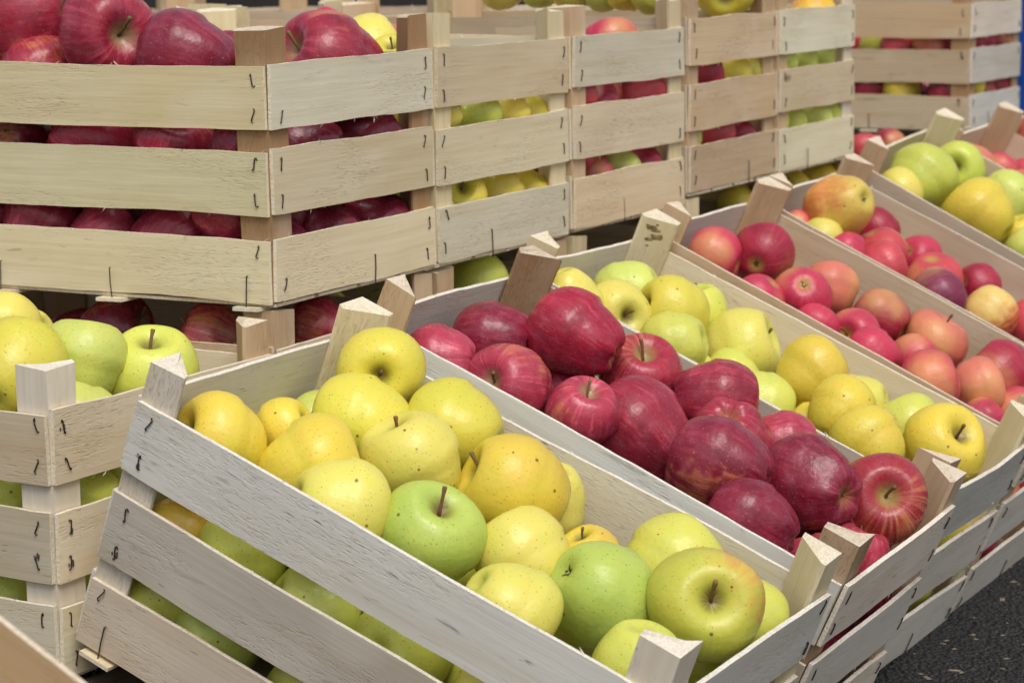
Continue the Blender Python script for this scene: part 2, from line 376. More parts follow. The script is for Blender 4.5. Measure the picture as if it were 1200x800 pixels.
def apple_mesh(kind, seed):
    rnd = random.Random(seed); bm = bmesh.new(); NU, NV = 40, 26
    if kind == 'golden' or kind == 'bicolor': hgt, cone, lobe, basin, cav = rnd.uniform(0.88, 1.0), rnd.uniform(0.05, 0.14), 0.018, 0.16, 0.30
    elif kind == 'reddel': hgt, cone, lobe, basin, cav = rnd.uniform(0.96, 1.08), rnd.uniform(0.09, 0.16), 0.05, 0.20, 0.28
    elif kind == 'striped': hgt, cone, lobe, basin, cav = rnd.uniform(0.86, 0.94), rnd.uniform(0.06, 0.12), 0.03, 0.15, 0.32
    else: hgt, cone, lobe, basin, cav = rnd.uniform(0.84, 0.93), rnd.uniform(0.02, 0.08), 0.015, 0.13, 0.26
    ph = rnd.uniform(0, 6.28); tilt = Vector((rnd.uniform(-1, 1), rnd.uniform(-1, 1), 0)) * 0.06; nz = rnd.uniform(0, 99)
    def P(u, v):
        a = math.pi * v                                   # 0 = stem end, pi = calyx end
        s = math.sin(a) ** 0.86; z = math.cos(a)
        rr = s
        zz = hgt * (abs(z) ** 0.92) * (1 if z > 0 else -1)
        w = max(0.0, 1 - rr / 0.62)
        if z > 0: zz -= cav * 1.55 * w ** 1.7
        else: zz += basin * 1.5 * w ** 1.8
        taper = 1 - cone * (0.5 - 0.5 * z) * 2 * (0.4 + 0.6 * (z < 0))
        th = 2 * math.pi * u
        lb = 1 + lobe * math.cos(5 * th + ph) * (max(0, -z) ** 1.3 * 1.1 + 0.18) + 0.02 * math.cos(2 * th + ph * 1.7) + 0.012 * math.cos(3 * th + ph)
        if z < -0.5 and lobe > 0.03: zz -= lobe * 1.1 * max(0, math.cos(5 * th + ph)) * (rr * (1 - rr) * 4) * 0.9
        n = 1 + 0.06 * mnoise.noise((math.cos(th) * s * 1.1 + nz, math.sin(th) * s * 1.1, z * 1.1))
        p = Vector((math.cos(th) * rr * taper * lb * n, math.sin(th) * rr * taper * lb * n, zz * n))
        return p + Vector((tilt.x, tilt.y, 0)) * p.z
    t0 = bm.verts.new(sum((P(k/8, 0.004) for k in range(8)), Vector()) / 8); t1 = bm.verts.new(sum((P(k/8, 0.996) for k in range(8)), Vector()) / 8)
    rings = []
    for j in range(1, NV):
        v = j / NV
        rings.append([bm.verts.new(P(i / NU, v)) for i in range(NU)])
    for i in range(NU):
        bm.faces.new((t0, rings[0][i], rings[0][(i+1) % NU])); bm.faces.new((t1, rings[-1][(i+1) % NU], rings[-1][i]))
        for j in range(NV - 2):
            bm.faces.new((rings[j][i], rings[j+1][i], rings[j+1][(i+1) % NU], rings[j][(i+1) % NU]))
    k = 1.095 / (sum(max(math.hypot(r[i].co.x, r[i].co.y) for r in rings) for i in range(NU)) / NU)
    for v in bm.verts: v.co *= k
    zt, zb = t0.co.z, t1.co.z
    me = bm_mesh("apple", bm, [SKIN[kind]], True)
    return me, zt, zb

def stem_mesh(seed, thick=1.0, length=0.5):
    rnd = random.Random(seed); bm = bmesh.new(); a = rnd.uniform(0, 6.28); b = rnd.uniform(0.05, 0.16)
    pts = [(b * math.cos(a) * (t ** 2), b * math.sin(a) * (t ** 2), t * length - 0.04) for t in (0, .25, .5, .75, .93, 1)]
    tube(bm, pts, [x * thick for x in (0.045, 0.034, 0.030, 0.033, 0.046, 0.040)], 7)
    return bm_mesh("stem", bm, [STEM], True)
def calyx_mesh(seed):
    rnd = random.Random(seed); bm = bmesh.new()
    c = bm.verts.new((0, 0, 0.03))
    for k in range(5):
        a = k * 2 * math.pi / 5 + rnd.uniform(-.2, .2); L = rnd.uniform(0.10, 0.16)
        d = Vector((math.cos(a), math.sin(a), 0)); s = Vector((-d.y, d.x, 0)) * 0.045
        z = rnd.uniform(-0.10, -0.02)
        m1 = bm.verts.new(d * 0.05 + s + Vector((0, 0, -0.02))); m2 = bm.verts.new(d * 0.05 - s + Vector((0, 0, -0.02))); tip = bm.verts.new(d * L + Vector((0, 0, z)))
        mid = bm.verts.new(d * 0.07 + Vector((0, 0, -0.055)))
        bm.faces.new((c, m1, mid)); bm.faces.new((c, mid, m2)); bm.faces.new((m1, tip, mid)); bm.faces.new((mid, tip, m2))
    return bm_mesh("calyx", bm, [CALYX], True)

# ------------------------------------------------------------------ the setting
def build_ground():
    bm = bmesh.new()
    bmesh.ops.create_grid(bm, x_segments=40, y_segments=40, size=150)
    o = mesh_obj("ground", bm_mesh("ground", bm, [ASPHALT])); tag(o, kind='structure')
    rnd = random.Random(3); bm = bmesh.new()
    for i in range(4200):
        x = rnd.uniform(-0.2, 1.9); y = rnd.uniform(1.2, 4.2); s = rnd.choice((0.0009, 0.0011, 0.0014, 0.0018, 0.0023, 0.003)) ; l = s * rnd.choice((1, 1.2, 1.5, 2.2))
        a = rnd.uniform(0, 6.28); c, sn = math.cos(a), math.sin(a); h = s * rnd.uniform(0.25, 0.7)
        vs = []
        for (u, v) in ((-l, -s), (l, -s * .7), (l * .8, s), (-l * .9, s * .8)):
            vs.append(bm.verts.new((x + u * c - v * sn, y + u * sn + v * c, 0.0005)))
        tp = bm.verts.new((x + rnd.uniform(-.3, .3) * s, y, h))
        for k in range(4): bm.faces.new((vs[k], vs[(k+1) % 4], tp))
    o = mesh_obj("litter", bm_mesh("litter", bm, [LITTER])); tag(o, kind='stuff')

# ------------------------------------------------------------------ crates
LN, WD, HT, SH, TH = 0.5, 0.3032, 0.2223, 0.0603, 0.004
GAP = (HT - 3 * SH) / 2; LEG = 0.034; POST_UP = 0.035
TINTS = {  # slat colour families
 'cream': (lin(230, 218, 178), lin(224, 210, 170), lin(233, 222, 186)),
 'pale':  (lin(222, 211, 180), lin(212, 198, 170), lin(226, 216, 190)),
 'grey':  (lin(216, 212, 200), lin(200, 190, 174), lin(220, 216, 206)),
 'tan':   (lin(204, 182, 150), lin(212, 192, 162), lin(196, 176, 148)),
 'rose':  (lin(206, 184, 160), lin(198, 176, 152), lin(212, 192, 170)),
 'white': (lin(220, 214, 204), lin(210, 204, 194), lin(226, 220, 210)),
}
POST_T = {'brown': lin(164, 130, 94), 'pale': lin(220, 205, 168), 'tan': lin(200, 172, 138), 'white': lin(222, 212, 194), 'dark': lin(150, 116, 90)}
LONG = [slat_mesh(LN - 2 * TH - 0.002, SH, TH, 10 + i, warp=0.004) for i in range(7)]
SHORT = [slat_mesh(WD - 0.002 - 2 * TH, SH, TH, 40 + i, warp=0.0022, nx=18) for i in range(7)]
CURVED = slat_mesh(WD - 0.002 - 2 * TH, SH, TH, 77, warp=0.002, curve=-0.010, nx=18)
POSTS = [post_mesh(LEG, HT + POST_UP, 60 + i) for i in range(6)]
BOARD = [slat_mesh(LN - 0.006, 0.066, 0.003, 80 + i, warp=0.001) for i in range(3)]
STRIP = [slat_mesh(WD + 0.010, 0.030, 0.0035, 90 + i, warp=0.0005, nx=10) for i in range(3)]
STAPLES = [staple_mesh(i) for i in range(8)]
STAINS = [stain_mesh(i) for i in range(5)]
WIRES = [staple_mesh(20 + i, 0.030, False) for i in range(3)]

def basis(x, y, z, o):
    m = Matrix.Identity(4)
    for i, a in enumerate((x, y, z)):
        for k in range(3): m[k][i] = a[k]
    for k in range(3): m[k][3] = o[k]
    return m
X, Y, Z = Vector((1, 0, 0)), Vector((0, 1, 0)), Vector((0, 0, 1))

def crate(mat, label, group, tint='pale', endt=None, post=('pale',)*4, seed=0, wear=0.3, staples='uv', curved_end=False, near_detail=True):
    """origin = corner at the raised/left near bottom edge; x long, y short, z up.  posts: (u0v0, u1v0, u0v1, u1v1)"""
    rnd = random.Random(seed)
    root = bpy.data.objects.new("fruit_crate", None); root.matrix_world = mat; root.empty_display_size = 0.1; link(root)
    tag(root, label, "crate", group)
    def tintc(t):
        c = rnd.choice(TINTS[t]); k = rnd.uniform(0.82, 1.09); g = rnd.uniform(-0.06, 0.07)
        return (c[0] * k * (1 + g), c[1] * k, c[2] * k * (1 - g), min(1.0, max(0.0, wear + rnd.uniform(-0.25, 0.3))))
    def put(me, x, y, o, color, name="slat"):
        x, y = Vector(x), Vector(y); m = basis(x, y, x.cross(y), o)
        if name == 'slat': m = m @ Matrix.Rotation(rnd.uniform(-1, 1) * (0.006 if me in SHORT else 0.0035), 4, 'Z')
        return mesh_obj(name, me, root, m, color)
    def pin(sl, length):
        for e in (-1, 1):
            for hh in (0.014, SH - 0.013):
                if rnd.random() < 0.06: continue
                st = mesh_obj("staple", rnd.choice(STAPLES), sl, Matrix.Translation((e * (length / 2 - rnd.uniform(0.010, 0.018)), hh + rnd.uniform(-.003, .003), TH)) @ Matrix.Rotation(rnd.uniform(-0.45, 0.2), 4, 'Z'))
                if near_detail and wear > 0.4 and rnd.random() < wear * 0.6:
                    mesh_obj("rust_stain", rnd.choice(STAINS), sl, Matrix.Translation((st.location.x, st.location.y, TH + 0.0007)))
    for lev in range(3):
        z = lev * (SH + GAP) + rnd.uniform(-0.0015, 0.0015)
        a = put(rnd.choice(LONG), X, Z, (LN / 2, TH, z), tintc(tint))                     # near long side, outer face -y
        if 'v' in staples: pin(a, LN - 2 * TH)
        put(rnd.choice(LONG), -X, Z, (LN / 2, WD - TH, z), tintc(tint))                   # far long side
        me = CURVED if (curved_end and lev == 2) else rnd.choice(SHORT)
        b = put(me, Y, Z, (LN - TH, WD / 2, z), tintc(endt or tint))                      # low end, outer face +x
        if 'u' in staples: pin(b, WD - 2 * TH)
        if lev == 0: low = b
        put(rnd.choice(SHORT), -Y, Z, (TH, WD / 2, z), tintc(endt or tint))
    def pc(k):
        c = POST_T[post[k]]; f = rnd.uniform(0.9, 1.06); return (c[0]*f, c[1]*f, c[2]*f, wear * 0.6)
    e = TH + 0.0006
    # post mesh: local x up, y = first leg, z = second leg
    for k, (px, py, l1, l2) in enumerate(((e, e, X, Y), (LN - e, e, Y, -X), (e, WD - e, -Y, X), (LN - e, WD - e, -X, -Y))):
        m = basis(Z, l1, l2, (px, py, 0.001 + rnd.uniform(-0.002, 0.001)))
        mesh_obj("corner_post", rnd.choice(POSTS), root, m, pc(k))
    for i in range(4):
        y = 0.006 + i * (WD - 0.012 - 0.066) / 3
        put(rnd.choice(BOARD), X, Y, (LN / 2, y, -0.0034), tintc(tint), "bottom_board")
    for i, u in enumerate((0.030, 0.175, 0.310, 0.470)):
        st = put(rnd.choice(STRIP), -Y, X, (u - 0.015, WD / 2, -0.0074), tintc('pale'), "bottom_strip")
        if near_detail and 'v' in staples:
            mesh_obj("staple", rnd.choice(WIRES), st, basis((0, 1, 0), (0, 0, 1), (1, 0, 0), (WD / 2 + 0.0004, 0.015, 0.0174)))
    if near_detail and 'u' in staples:
        mesh_obj("staple", rnd.choice(WIRES), low, Matrix.Translation((rnd.uniform(-.05, .05), 0.010, TH + 0.0004)))
    return root

CRATES = {
 'F1': (((0.809,0.50444,0.30176,-0.36542),(-0.46478,0.86324,-0.19697,1.81383),(-0.35985,0.01909,0.93281,0.1748),(0,0,0,1)), 'nearest tilted wooden crate, filled with yellow and green apples, weathered side slats', 'crates tilted toward the asphalt in front of the stacks', dict(tint='grey', endt='white', post=('white', 'white', 'pale', 'pale'), wear=0.75, seed=5, staples='vu')),
 'F2': (((0.81034,0.47099,0.3486,-0.20924),(-0.43146,0.88214,-0.18889,2.083),(-0.39648,0.00266,0.91804,0.19823),(0,0,0,1)), 'tilted wooden crate of dark red apples with brown corner posts', 'crates tilted toward the asphalt in front of the stacks', dict(tint='grey', endt='white', post=('tan', 'brown', 'brown', 'tan'), wear=0.6, seed=18, staples='u')),
 'F3': (((0.79629,0.4914,0.35277,-0.07579),(-0.45718,0.87077,-0.18096,2.37498),(-0.39611,-0.01718,0.91804,0.20293),(0,0,0,1)), 'tilted wooden crate of yellow apples between the dark red and the pink ones', 'crates tilted toward the asphalt in front of the stacks', dict(tint='pale', endt='white', post=('pale', 'tan', 'pale', 'pale'), wear=0.45, curved_end=True, seed=31, staples='u')),
 'F4': (((0.79203,0.49289,0.3602,0.07923),(-0.4483,0.87009,-0.20487,2.65023),(-0.41438,0.00079,0.9101,0.20629),(0,0,0,1)), 'tilted wooden crate of pink apples next to the second yellow crate', 'crates tilted toward the asphalt in front of the stacks', dict(tint='tan', endt='white', post=('tan', 'tan', 'tan', 'pale'), wear=0.3, seed=44, staples='u')),
 'F5': (((0.78928,0.49123,0.36842,0.2276),(-0.44172,0.871,-0.21504,2.92871),(-0.42653,0.00699,0.90445,0.21399),(0,0,0,1)), 'tilted wooden crate of pink apples with one yellow red-cheeked apple perched on top', 'crates tilted toward the asphalt in front of the stacks', dict(tint='rose', endt='white', post=('tan', 'tan', 'tan', 'tan'), wear=0.3, seed=57, staples='')),
 'F6': (((0.77988,0.51742,0.35223,0.39568),(-0.43347,0.85241,-0.29242,3.21462),(-0.45155,0.07537,0.88906,0.23708),(0,0,0,1)), 'tilted wooden crate of yellow-green apples near the right picture edge', 'crates tilted toward the asphalt in front of the stacks', dict(tint='rose', endt='pale', post=('tan', 'pale', 'pale', 'pale'), wear=0.3, seed=70, staples='')),
 'F7': (((0.77988,0.49744,0.37993,0.54692),(-0.43347,0.86709,-0.24549,3.49094),(-0.45155,0.02676,0.89184,0.23708),(0,0,0,1)), 'tilted wooden crate of peach and pink apples, far right behind the yellow-green ones', 'crates tilted toward the asphalt in front of the stacks', dict(tint='rose', endt='pale', post=('tan', 'pale', 'tan', 'tan'), wear=0.3, seed=83, staples='')),
 'F8': (((0.77988,0.49361,0.38489,0.69817),(-0.43347,0.8695,-0.23681,3.76725),(-0.45155,0.01784,0.89207,0.23708),(0,0,0,1)), 'farthest tilted wooden crate, holding a large purple-red apple at the right edge', 'crates tilted toward the asphalt in front of the stacks', dict(tint='rose', endt='pale', post=('tan', 'pale', 'tan', 'tan'), wear=0.3, seed=96, staples='')),
 'F0': (((0.77761,0.49688,0.38527,-0.64423),(-0.44523,0.86782,-0.22059,1.05116),(-0.44395,0,0.89605,0.25139),(0,0,0,1)), 'empty-looking tan crate whose rim cuts the bottom left picture corner', 'crates tilted toward the asphalt in front of the stacks', dict(tint='tan', endt='tan', post=('tan', 'tan', 'tan', 'tan'), wear=0.1, seed=109, staples='v')),
 'G': (((0.85415,0.52003,0,-0.80111),(-0.52003,0.85415,0,2.06907),(0,0,1,0.13873),(0,0,0,1)), 'open crate of yellow-green apples at the left under the tall red stack', 'crates in the bottom tier under the stacks', dict(tint='pale', endt='pale', post=('pale', 'white', 'pale', 'tan'), wear=0.45, seed=122, staples='vu')),
 'A': (((0.8814,0.47236,0,-0.66067),(-0.47236,0.8814,0,2.34083),(0,0,1,0.40286),(0,0,0,1)), 'big cream slatted crate heaped with dark red apples at the upper left', 'crates in the upper tier of the back stacks', dict(tint='cream', endt='pale', post=('brown', 'brown', 'brown', 'brown'), wear=0.12, seed=135, staples='vu')),
 'B': (((0.87567,0.4829,0,-0.51357),(-0.4829,0.87567,0,2.62021),(0,0,1,0.40131),(0,0,0,1)), 'stacked crate of yellow apples right of the dark red heap', 'crates in the upper tier of the back stacks', dict(tint='pale', endt='pale', post=('pale', 'pale', 'pale', 'pale'), wear=0.2, seed=148, staples='u')),
 'C': (((0.86868,0.49537,0,-0.35963),(-0.49537,0.86868,0,2.89616),(0,0,1,0.40351),(0,0,0,1)), 'stacked crate with a single pink apple rising over its top slat', 'crates in the upper tier of the back stacks', dict(tint='pale', endt='pale', post=('pale', 'tan', 'tan', 'pale'), wear=0.25, seed=161, staples='u')),
 'D': (((0.88158,0.47203,0,-0.21108),(-0.47203,0.88158,0,3.1522),(0,0,1,0.41458),(0,0,0,1)), 'stacked crate of mixed apples, fourth along the back row, tan slats', 'crates in the upper tier of the back stacks', dict(tint='tan', endt='tan', post=('tan', 'tan', 'tan', 'tan'), wear=0.2, seed=174, staples='u')),
 'E': (((0.8784,0.47793,0,-0.06276),(-0.47793,0.8784,0,3.42739),(0,0,1,0.41504),(0,0,0,1)), 'stacked crate of green apples at the right end of the joined back row', 'crates in the upper tier of the back stacks', dict(tint='pale', endt='pale', post=('tan', 'tan', 'pale', 'white'), wear=0.2, seed=187, staples='u')),
 'J': (((0.8731,0.48755,0,0.3857),(-0.48755,0.8731,0,4.33279),(0,0,1,0.3987),(0,0,0,1)), 'farthest stacked crate standing apart at the upper right, brown long side and white end', 'crates in the upper tier of the back stacks', dict(tint='tan', endt='white', post=('brown', 'brown', 'brown', 'brown'), wear=0.5, seed=200, staples='vu')),
 'A2': (((0.8814,0.47236,0,-0.66067),(-0.47236,0.8814,0,2.34083),(0,0,1,0.13753),(0,0,0,1)), 'bottom crate with shaded dark red apples under the big cream slatted crate', 'crates in the bottom tier under the stacks', dict(tint='tan', endt='pale', post=('tan', 'tan', 'tan', 'tan'), wear=0.3, seed=213, staples='')),
 'B2': (((0.87567,0.4829,0,-0.51357),(-0.4829,0.87567,0,2.62021),(0,0,1,0.13598),(0,0,0,1)), 'bottom crate with shaded green-yellow apples under the yellow apple stack', 'crates in the bottom tier under the stacks', dict(tint='pale', endt='pale', post=('tan', 'tan', 'pale', 'tan'), wear=0.3, seed=226, staples='')),
 'C2': (((0.86868,0.49537,0,-0.35963),(-0.49537,0.86868,0,2.89616),(0,0,1,0.13818),(0,0,0,1)), 'bottom crate hidden in shade under the single pink apple crate', 'crates in the bottom tier under the stacks', dict(tint='pale', endt='pale', post=('pale', 'pale', 'pale', 'pale'), wear=0.3, seed=239, staples='')),
 'D2': (((0.88158,0.47203,0,-0.21108),(-0.47203,0.88158,0,3.1522),(0,0,1,0.14925),(0,0,0,1)), 'bottom crate in shade under the fourth stacked crate with tan slats', 'crates in the bottom tier under the stacks', dict(tint='pale', endt='pale', post=('pale', 'pale', 'pale', 'pale'), wear=0.3, seed=252, staples='')),
 'E2': (((0.8784,0.47793,0,-0.06276),(-0.47793,0.8784,0,3.42739),(0,0,1,0.14971),(0,0,0,1)), 'bottom crate with small yellow apples under the green apple stack', 'crates in the bottom tier under the stacks', dict(tint='pale', endt='pale', post=('pale', 'pale', 'pale', 'pale'), wear=0.3, seed=265, staples='')),
 'K2': (((0.87719,0.48014,0,0.09712),(-0.48014,0.87719,0,3.70444),(0,0,1,0.14971),(0,0,0,1)), 'low open crate of pink apples between the joined stacks and the farthest stack', 'crates in the bottom tier under the stacks', dict(tint='pale', endt='pale', post=('tan', 'tan', 'tan', 'tan'), wear=0.3, seed=278, staples='')),
 'M2': (((0.87719,0.48014,0,0.2612),(-0.48014,0.87719,0,4.02503),(0,0,1,0.14971),(0,0,0,1)), 'low open crate behind the yellow-green apples, just before the farthest stack', 'crates in the bottom tier under the stacks', dict(tint='pale', endt='pale', post=('tan', 'tan', 'tan', 'tan'), wear=0.3, seed=291, staples='')),
 'J2': (((0.8731,0.48755,0,0.3857),(-0.48755,0.8731,0,4.33279),(0,0,1,0.13337),(0,0,0,1)), 'bottom crate under the farthest stacked crate', 'crates in the bottom tier under the stacks', dict(tint='tan', endt='pale', post=('tan', 'tan', 'tan', 'tan'), wear=0.3, seed=304, staples='')),
 'P2': (((0.8731,0.48755,0,0.55244),(-0.48755,0.8731,0,4.63138),(0,0,1,0.13337),(0,0,0,1)), 'bottom crate under the blue plastic box at the right picture edge', 'crates in the bottom tier under the stacks', dict(tint='tan', endt='pale', post=('tan', 'tan', 'tan', 'tan'), wear=0.3, seed=317, staples='')),
 'N': (((0.91309,0.40776,0,-1.24296),(-0.40776,0.91309,0,4.54436),(0,0,1,0.3987),(0,0,0,1)), 'cream crate far behind the dark red heap, a sliver showing between apples', 'crates in the upper tier of the back stacks', dict(tint='pale', endt='pale', post=('tan', 'tan', 'tan', 'tan'), wear=0.2, seed=330, staples='')),
 'N2': (((0.91309,0.40776,0,-1.24296),(-0.40776,0.91309,0,4.54436),(0,0,1,0.13337),(0,0,0,1)), 'bottom crate far behind the tall left stack', 'crates in the bottom tier under the stacks', dict(tint='pale', endt='pale', post=('tan', 'tan', 'tan', 'tan'), wear=0.2, seed=343, staples='')),
 'Bb': (((0.87567,0.4829,0,-0.96454),(-0.4829,0.87567,0,2.8689),(0,0,1,0.40131),(0,0,0,1)), 'empty-looking crate behind the second crate of the back row, its pale rim showing', 'crates in the second row behind the stacks', dict(tint='pale', endt='pale', post=('tan', 'pale', 'tan', 'pale'), wear=0.2, seed=356, staples='')),
 'Bb2': (((0.87567,0.4829,0,-0.96454),(-0.4829,0.87567,0,2.8689),(0,0,1,0.13598),(0,0,0,1)), 'bottom crate hidden behind the second crate of the back row', 'crates in the second row behind the stacks', dict(tint='pale', endt='pale', post=('tan', 'pale', 'tan', 'pale'), wear=0.2, seed=369, staples='')),
 'Cb': (((0.86868,0.49537,0,-0.80701),(-0.49537,0.86868,0,3.15127),(0,0,1,0.40351),(0,0,0,1)), 'empty-looking crate behind the third crate of the back row, its pale rim showing', 'crates in the second row behind the stacks', dict(tint='pale', endt='pale', post=('tan', 'pale', 'tan', 'pale'), wear=0.2, seed=382, staples='')),
 'Cb2': (((0.86868,0.49537,0,-0.80701),(-0.49537,0.86868,0,3.15127),(0,0,1,0.13818),(0,0,0,1)), 'bottom crate hidden behind the third crate of the back row', 'crates in the second row behind the stacks', dict(tint='pale', endt='pale', post=('tan', 'pale', 'tan', 'pale'), wear=0.2, seed=395, staples='')),
 'Db': (((0.88158,0.47203,0,-0.6651),(-0.47203,0.88158,0,3.39529),(0,0,1,0.41458),(0,0,0,1)), 'empty-looking crate behind the fourth crate of the back row, its pale rim showing', 'crates in the second row behind the stacks', dict(tint='rose', endt='pale', post=('tan', 'pale', 'tan', 'pale'), wear=0.2, seed=408, staples='')),
 'Db2': (((0.88158,0.47203,0,-0.6651),(-0.47203,0.88158,0,3.39529),(0,0,1,0.14925),(0,0,0,1)), 'bottom crate hidden behind the fourth crate of the back row', 'crates in the second row behind the stacks', dict(tint='rose', endt='pale', post=('tan', 'pale', 'tan', 'pale'), wear=0.2, seed=421, staples='')),
 'Eb': (((0.8784,0.47793,0,-0.51514),(-0.47793,0.8784,0,3.67353),(0,0,1,0.41504),(0,0,0,1)), 'empty-looking crate behind the fifth crate of the back row, its pale rim showing', 'crates in the second row behind the stacks', dict(tint='rose', endt='pale', post=('tan', 'pale', 'tan', 'pale'), wear=0.2, seed=434, staples='')),
 'Eb2': (((0.8784,0.47793,0,-0.51514),(-0.47793,0.8784,0,3.67353),(0,0,1,0.14971),(0,0,0,1)), 'bottom crate hidden behind the fifth crate of the back row', 'crates in the second row behind the stacks', dict(tint='rose', endt='pale', post=('tan', 'pale', 'tan', 'pale'), wear=0.2, seed=447, staples='')),
}
ROOTS = {k: crate(Matrix(a[0]), *a[1:3], **a[3]) for k, a in CRATES.items()}
for post_ in [c for c in ROOTS['F3'].children if c.name.startswith("corner_post")][2:3]:      # the mud-stained post of the second yellow crate
    MUDS = []
    for s_ in STAINS[:3]:
        q_ = s_.copy(); q_.materials.clear(); q_.materials.append(MUD); MUDS.append(q_)
    for q, (dx, dy, k) in enumerate(((0.014, 0.004, 2.6), (0.024, -0.004, 1.8), (0.002, 0.008, 1.6))):
        mm = basis((1, 0, 0), (0, .7071, -.7071), (0, .7071, .7071), (HT + dx, 0.01895 + 0.7071 * dy, 0.01895 - 0.7071 * dy))
        mesh_obj("mud_stain", MUDS[q], post_, mm @ Matrix.Diagonal((k, k, 1.0, 1)))

# ------------------------------------------------------------------ apples
TINT = {'y0': (219, 205, 78), 'y1': (222, 209, 100), 'y2': (223, 199, 72), 'y3': (222, 194, 72), 'g0': (208, 208, 92), 'g1': (204, 209, 104), 'g2': (198, 203, 88), 'g3': (183, 202, 92), 'b1': (200, 198, 78),
        'r0': (128, 24, 46), 'r1': (154, 36, 56), 'r2': (176, 54, 74), 'r3': (160, 30, 54), 'r4': (158, 34, 46),
        'p0': (160, 36, 62), 'p1': (196, 54, 84), 'p2': (200, 72, 82), 'p3': (218, 124, 102), 'p4': (122, 40, 74), 'p5': (226, 206, 136), 'b0': (210, 182, 88), 'b2': (226, 192, 112), 'b3': (226, 178, 54)}
BLUSH = {'b1': (0.9, 0.45, -0.3), 'b0': (-0.95, 0.25, -0.1), 'b2': (-0.3, -0.8, 0.5), 'b3': (-0.8, 0.3, 0.2), 'y3': (0.5, 0.6, 0.5)}   # side of the cheek as the buyer sees it
AM = {}
def apple_variant(kind, i):
    if (kind, i) not in AM: AM[(kind, i)] = apple_mesh(kind, hash_seed(kind) + i)
    return AM[(kind, i)]
def hash_seed(k): return sum(ord(c) for c in k) * 7
STEMS = [stem_mesh(i, 1.15, 0.50 + 0.05 * (i % 4)) for i in range(6)]
CAL = [calyx_mesh(i) for i in range(3)]
NV_ = 6
def apple(p, R, axis, kind, tint, label, group, mark, seed, spin=None):
    rnd = random.Random(seed)
    me, zt, zb = apple_variant(kind, rnd.randrange(NV_))
    q = Vector(axis).to_track_quat('Z', 'Y').to_matrix().to_4x4()
    if tint in BLUSH:
        d = q.to_3x3().inverted() @ (cam.matrix_world.to_3x3() @ Vector(BLUSH[tint])); spin = math.atan2(d.y, d.x)
    m = Matrix.Translation(p) @ q @ Matrix.Rotation(rnd.uniform(0, 6.28) if spin is None else spin, 4, 'Z') @ Matrix.Diagonal((R, R, R, 1))
    c = lin(*TINT[tint]); k = rnd.uniform(0.92, 1.06)
    al = {'b1': 0.55, 'b0': 0.62, 'b2': 1.0, 'b3': 0.5, 'y3': 0.35, 'y2': 0.1}.get(tint, 0.0)
    o = mesh_obj("apple", me, None, m, (c[0] * k, c[1] * k * rnd.uniform(0.97, 1.03), c[2] * k, al))
    tag(o, label, "apple", group)
    if mark == 's':
        st = mesh_obj("stem", rnd.choice(STEMS), o, Matrix.Translation((0, 0, zt + 0.02)) @ Vector((0, 0, 1)).rotation_difference((Vector((0, 0, 1)) + (m.to_3x3().inverted() @ Vector((0, 0, 1))).normalized() * 0.55).normalized()).to_matrix().to_4x4(), (rnd.uniform(.5, 1), rnd.uniform(.5, .8), .5, 1))
    elif mark == 'c':
        mesh_obj("calyx", rnd.choice(CAL), o, Matrix.Translation((0, 0, zb - 0.015)))
    return o

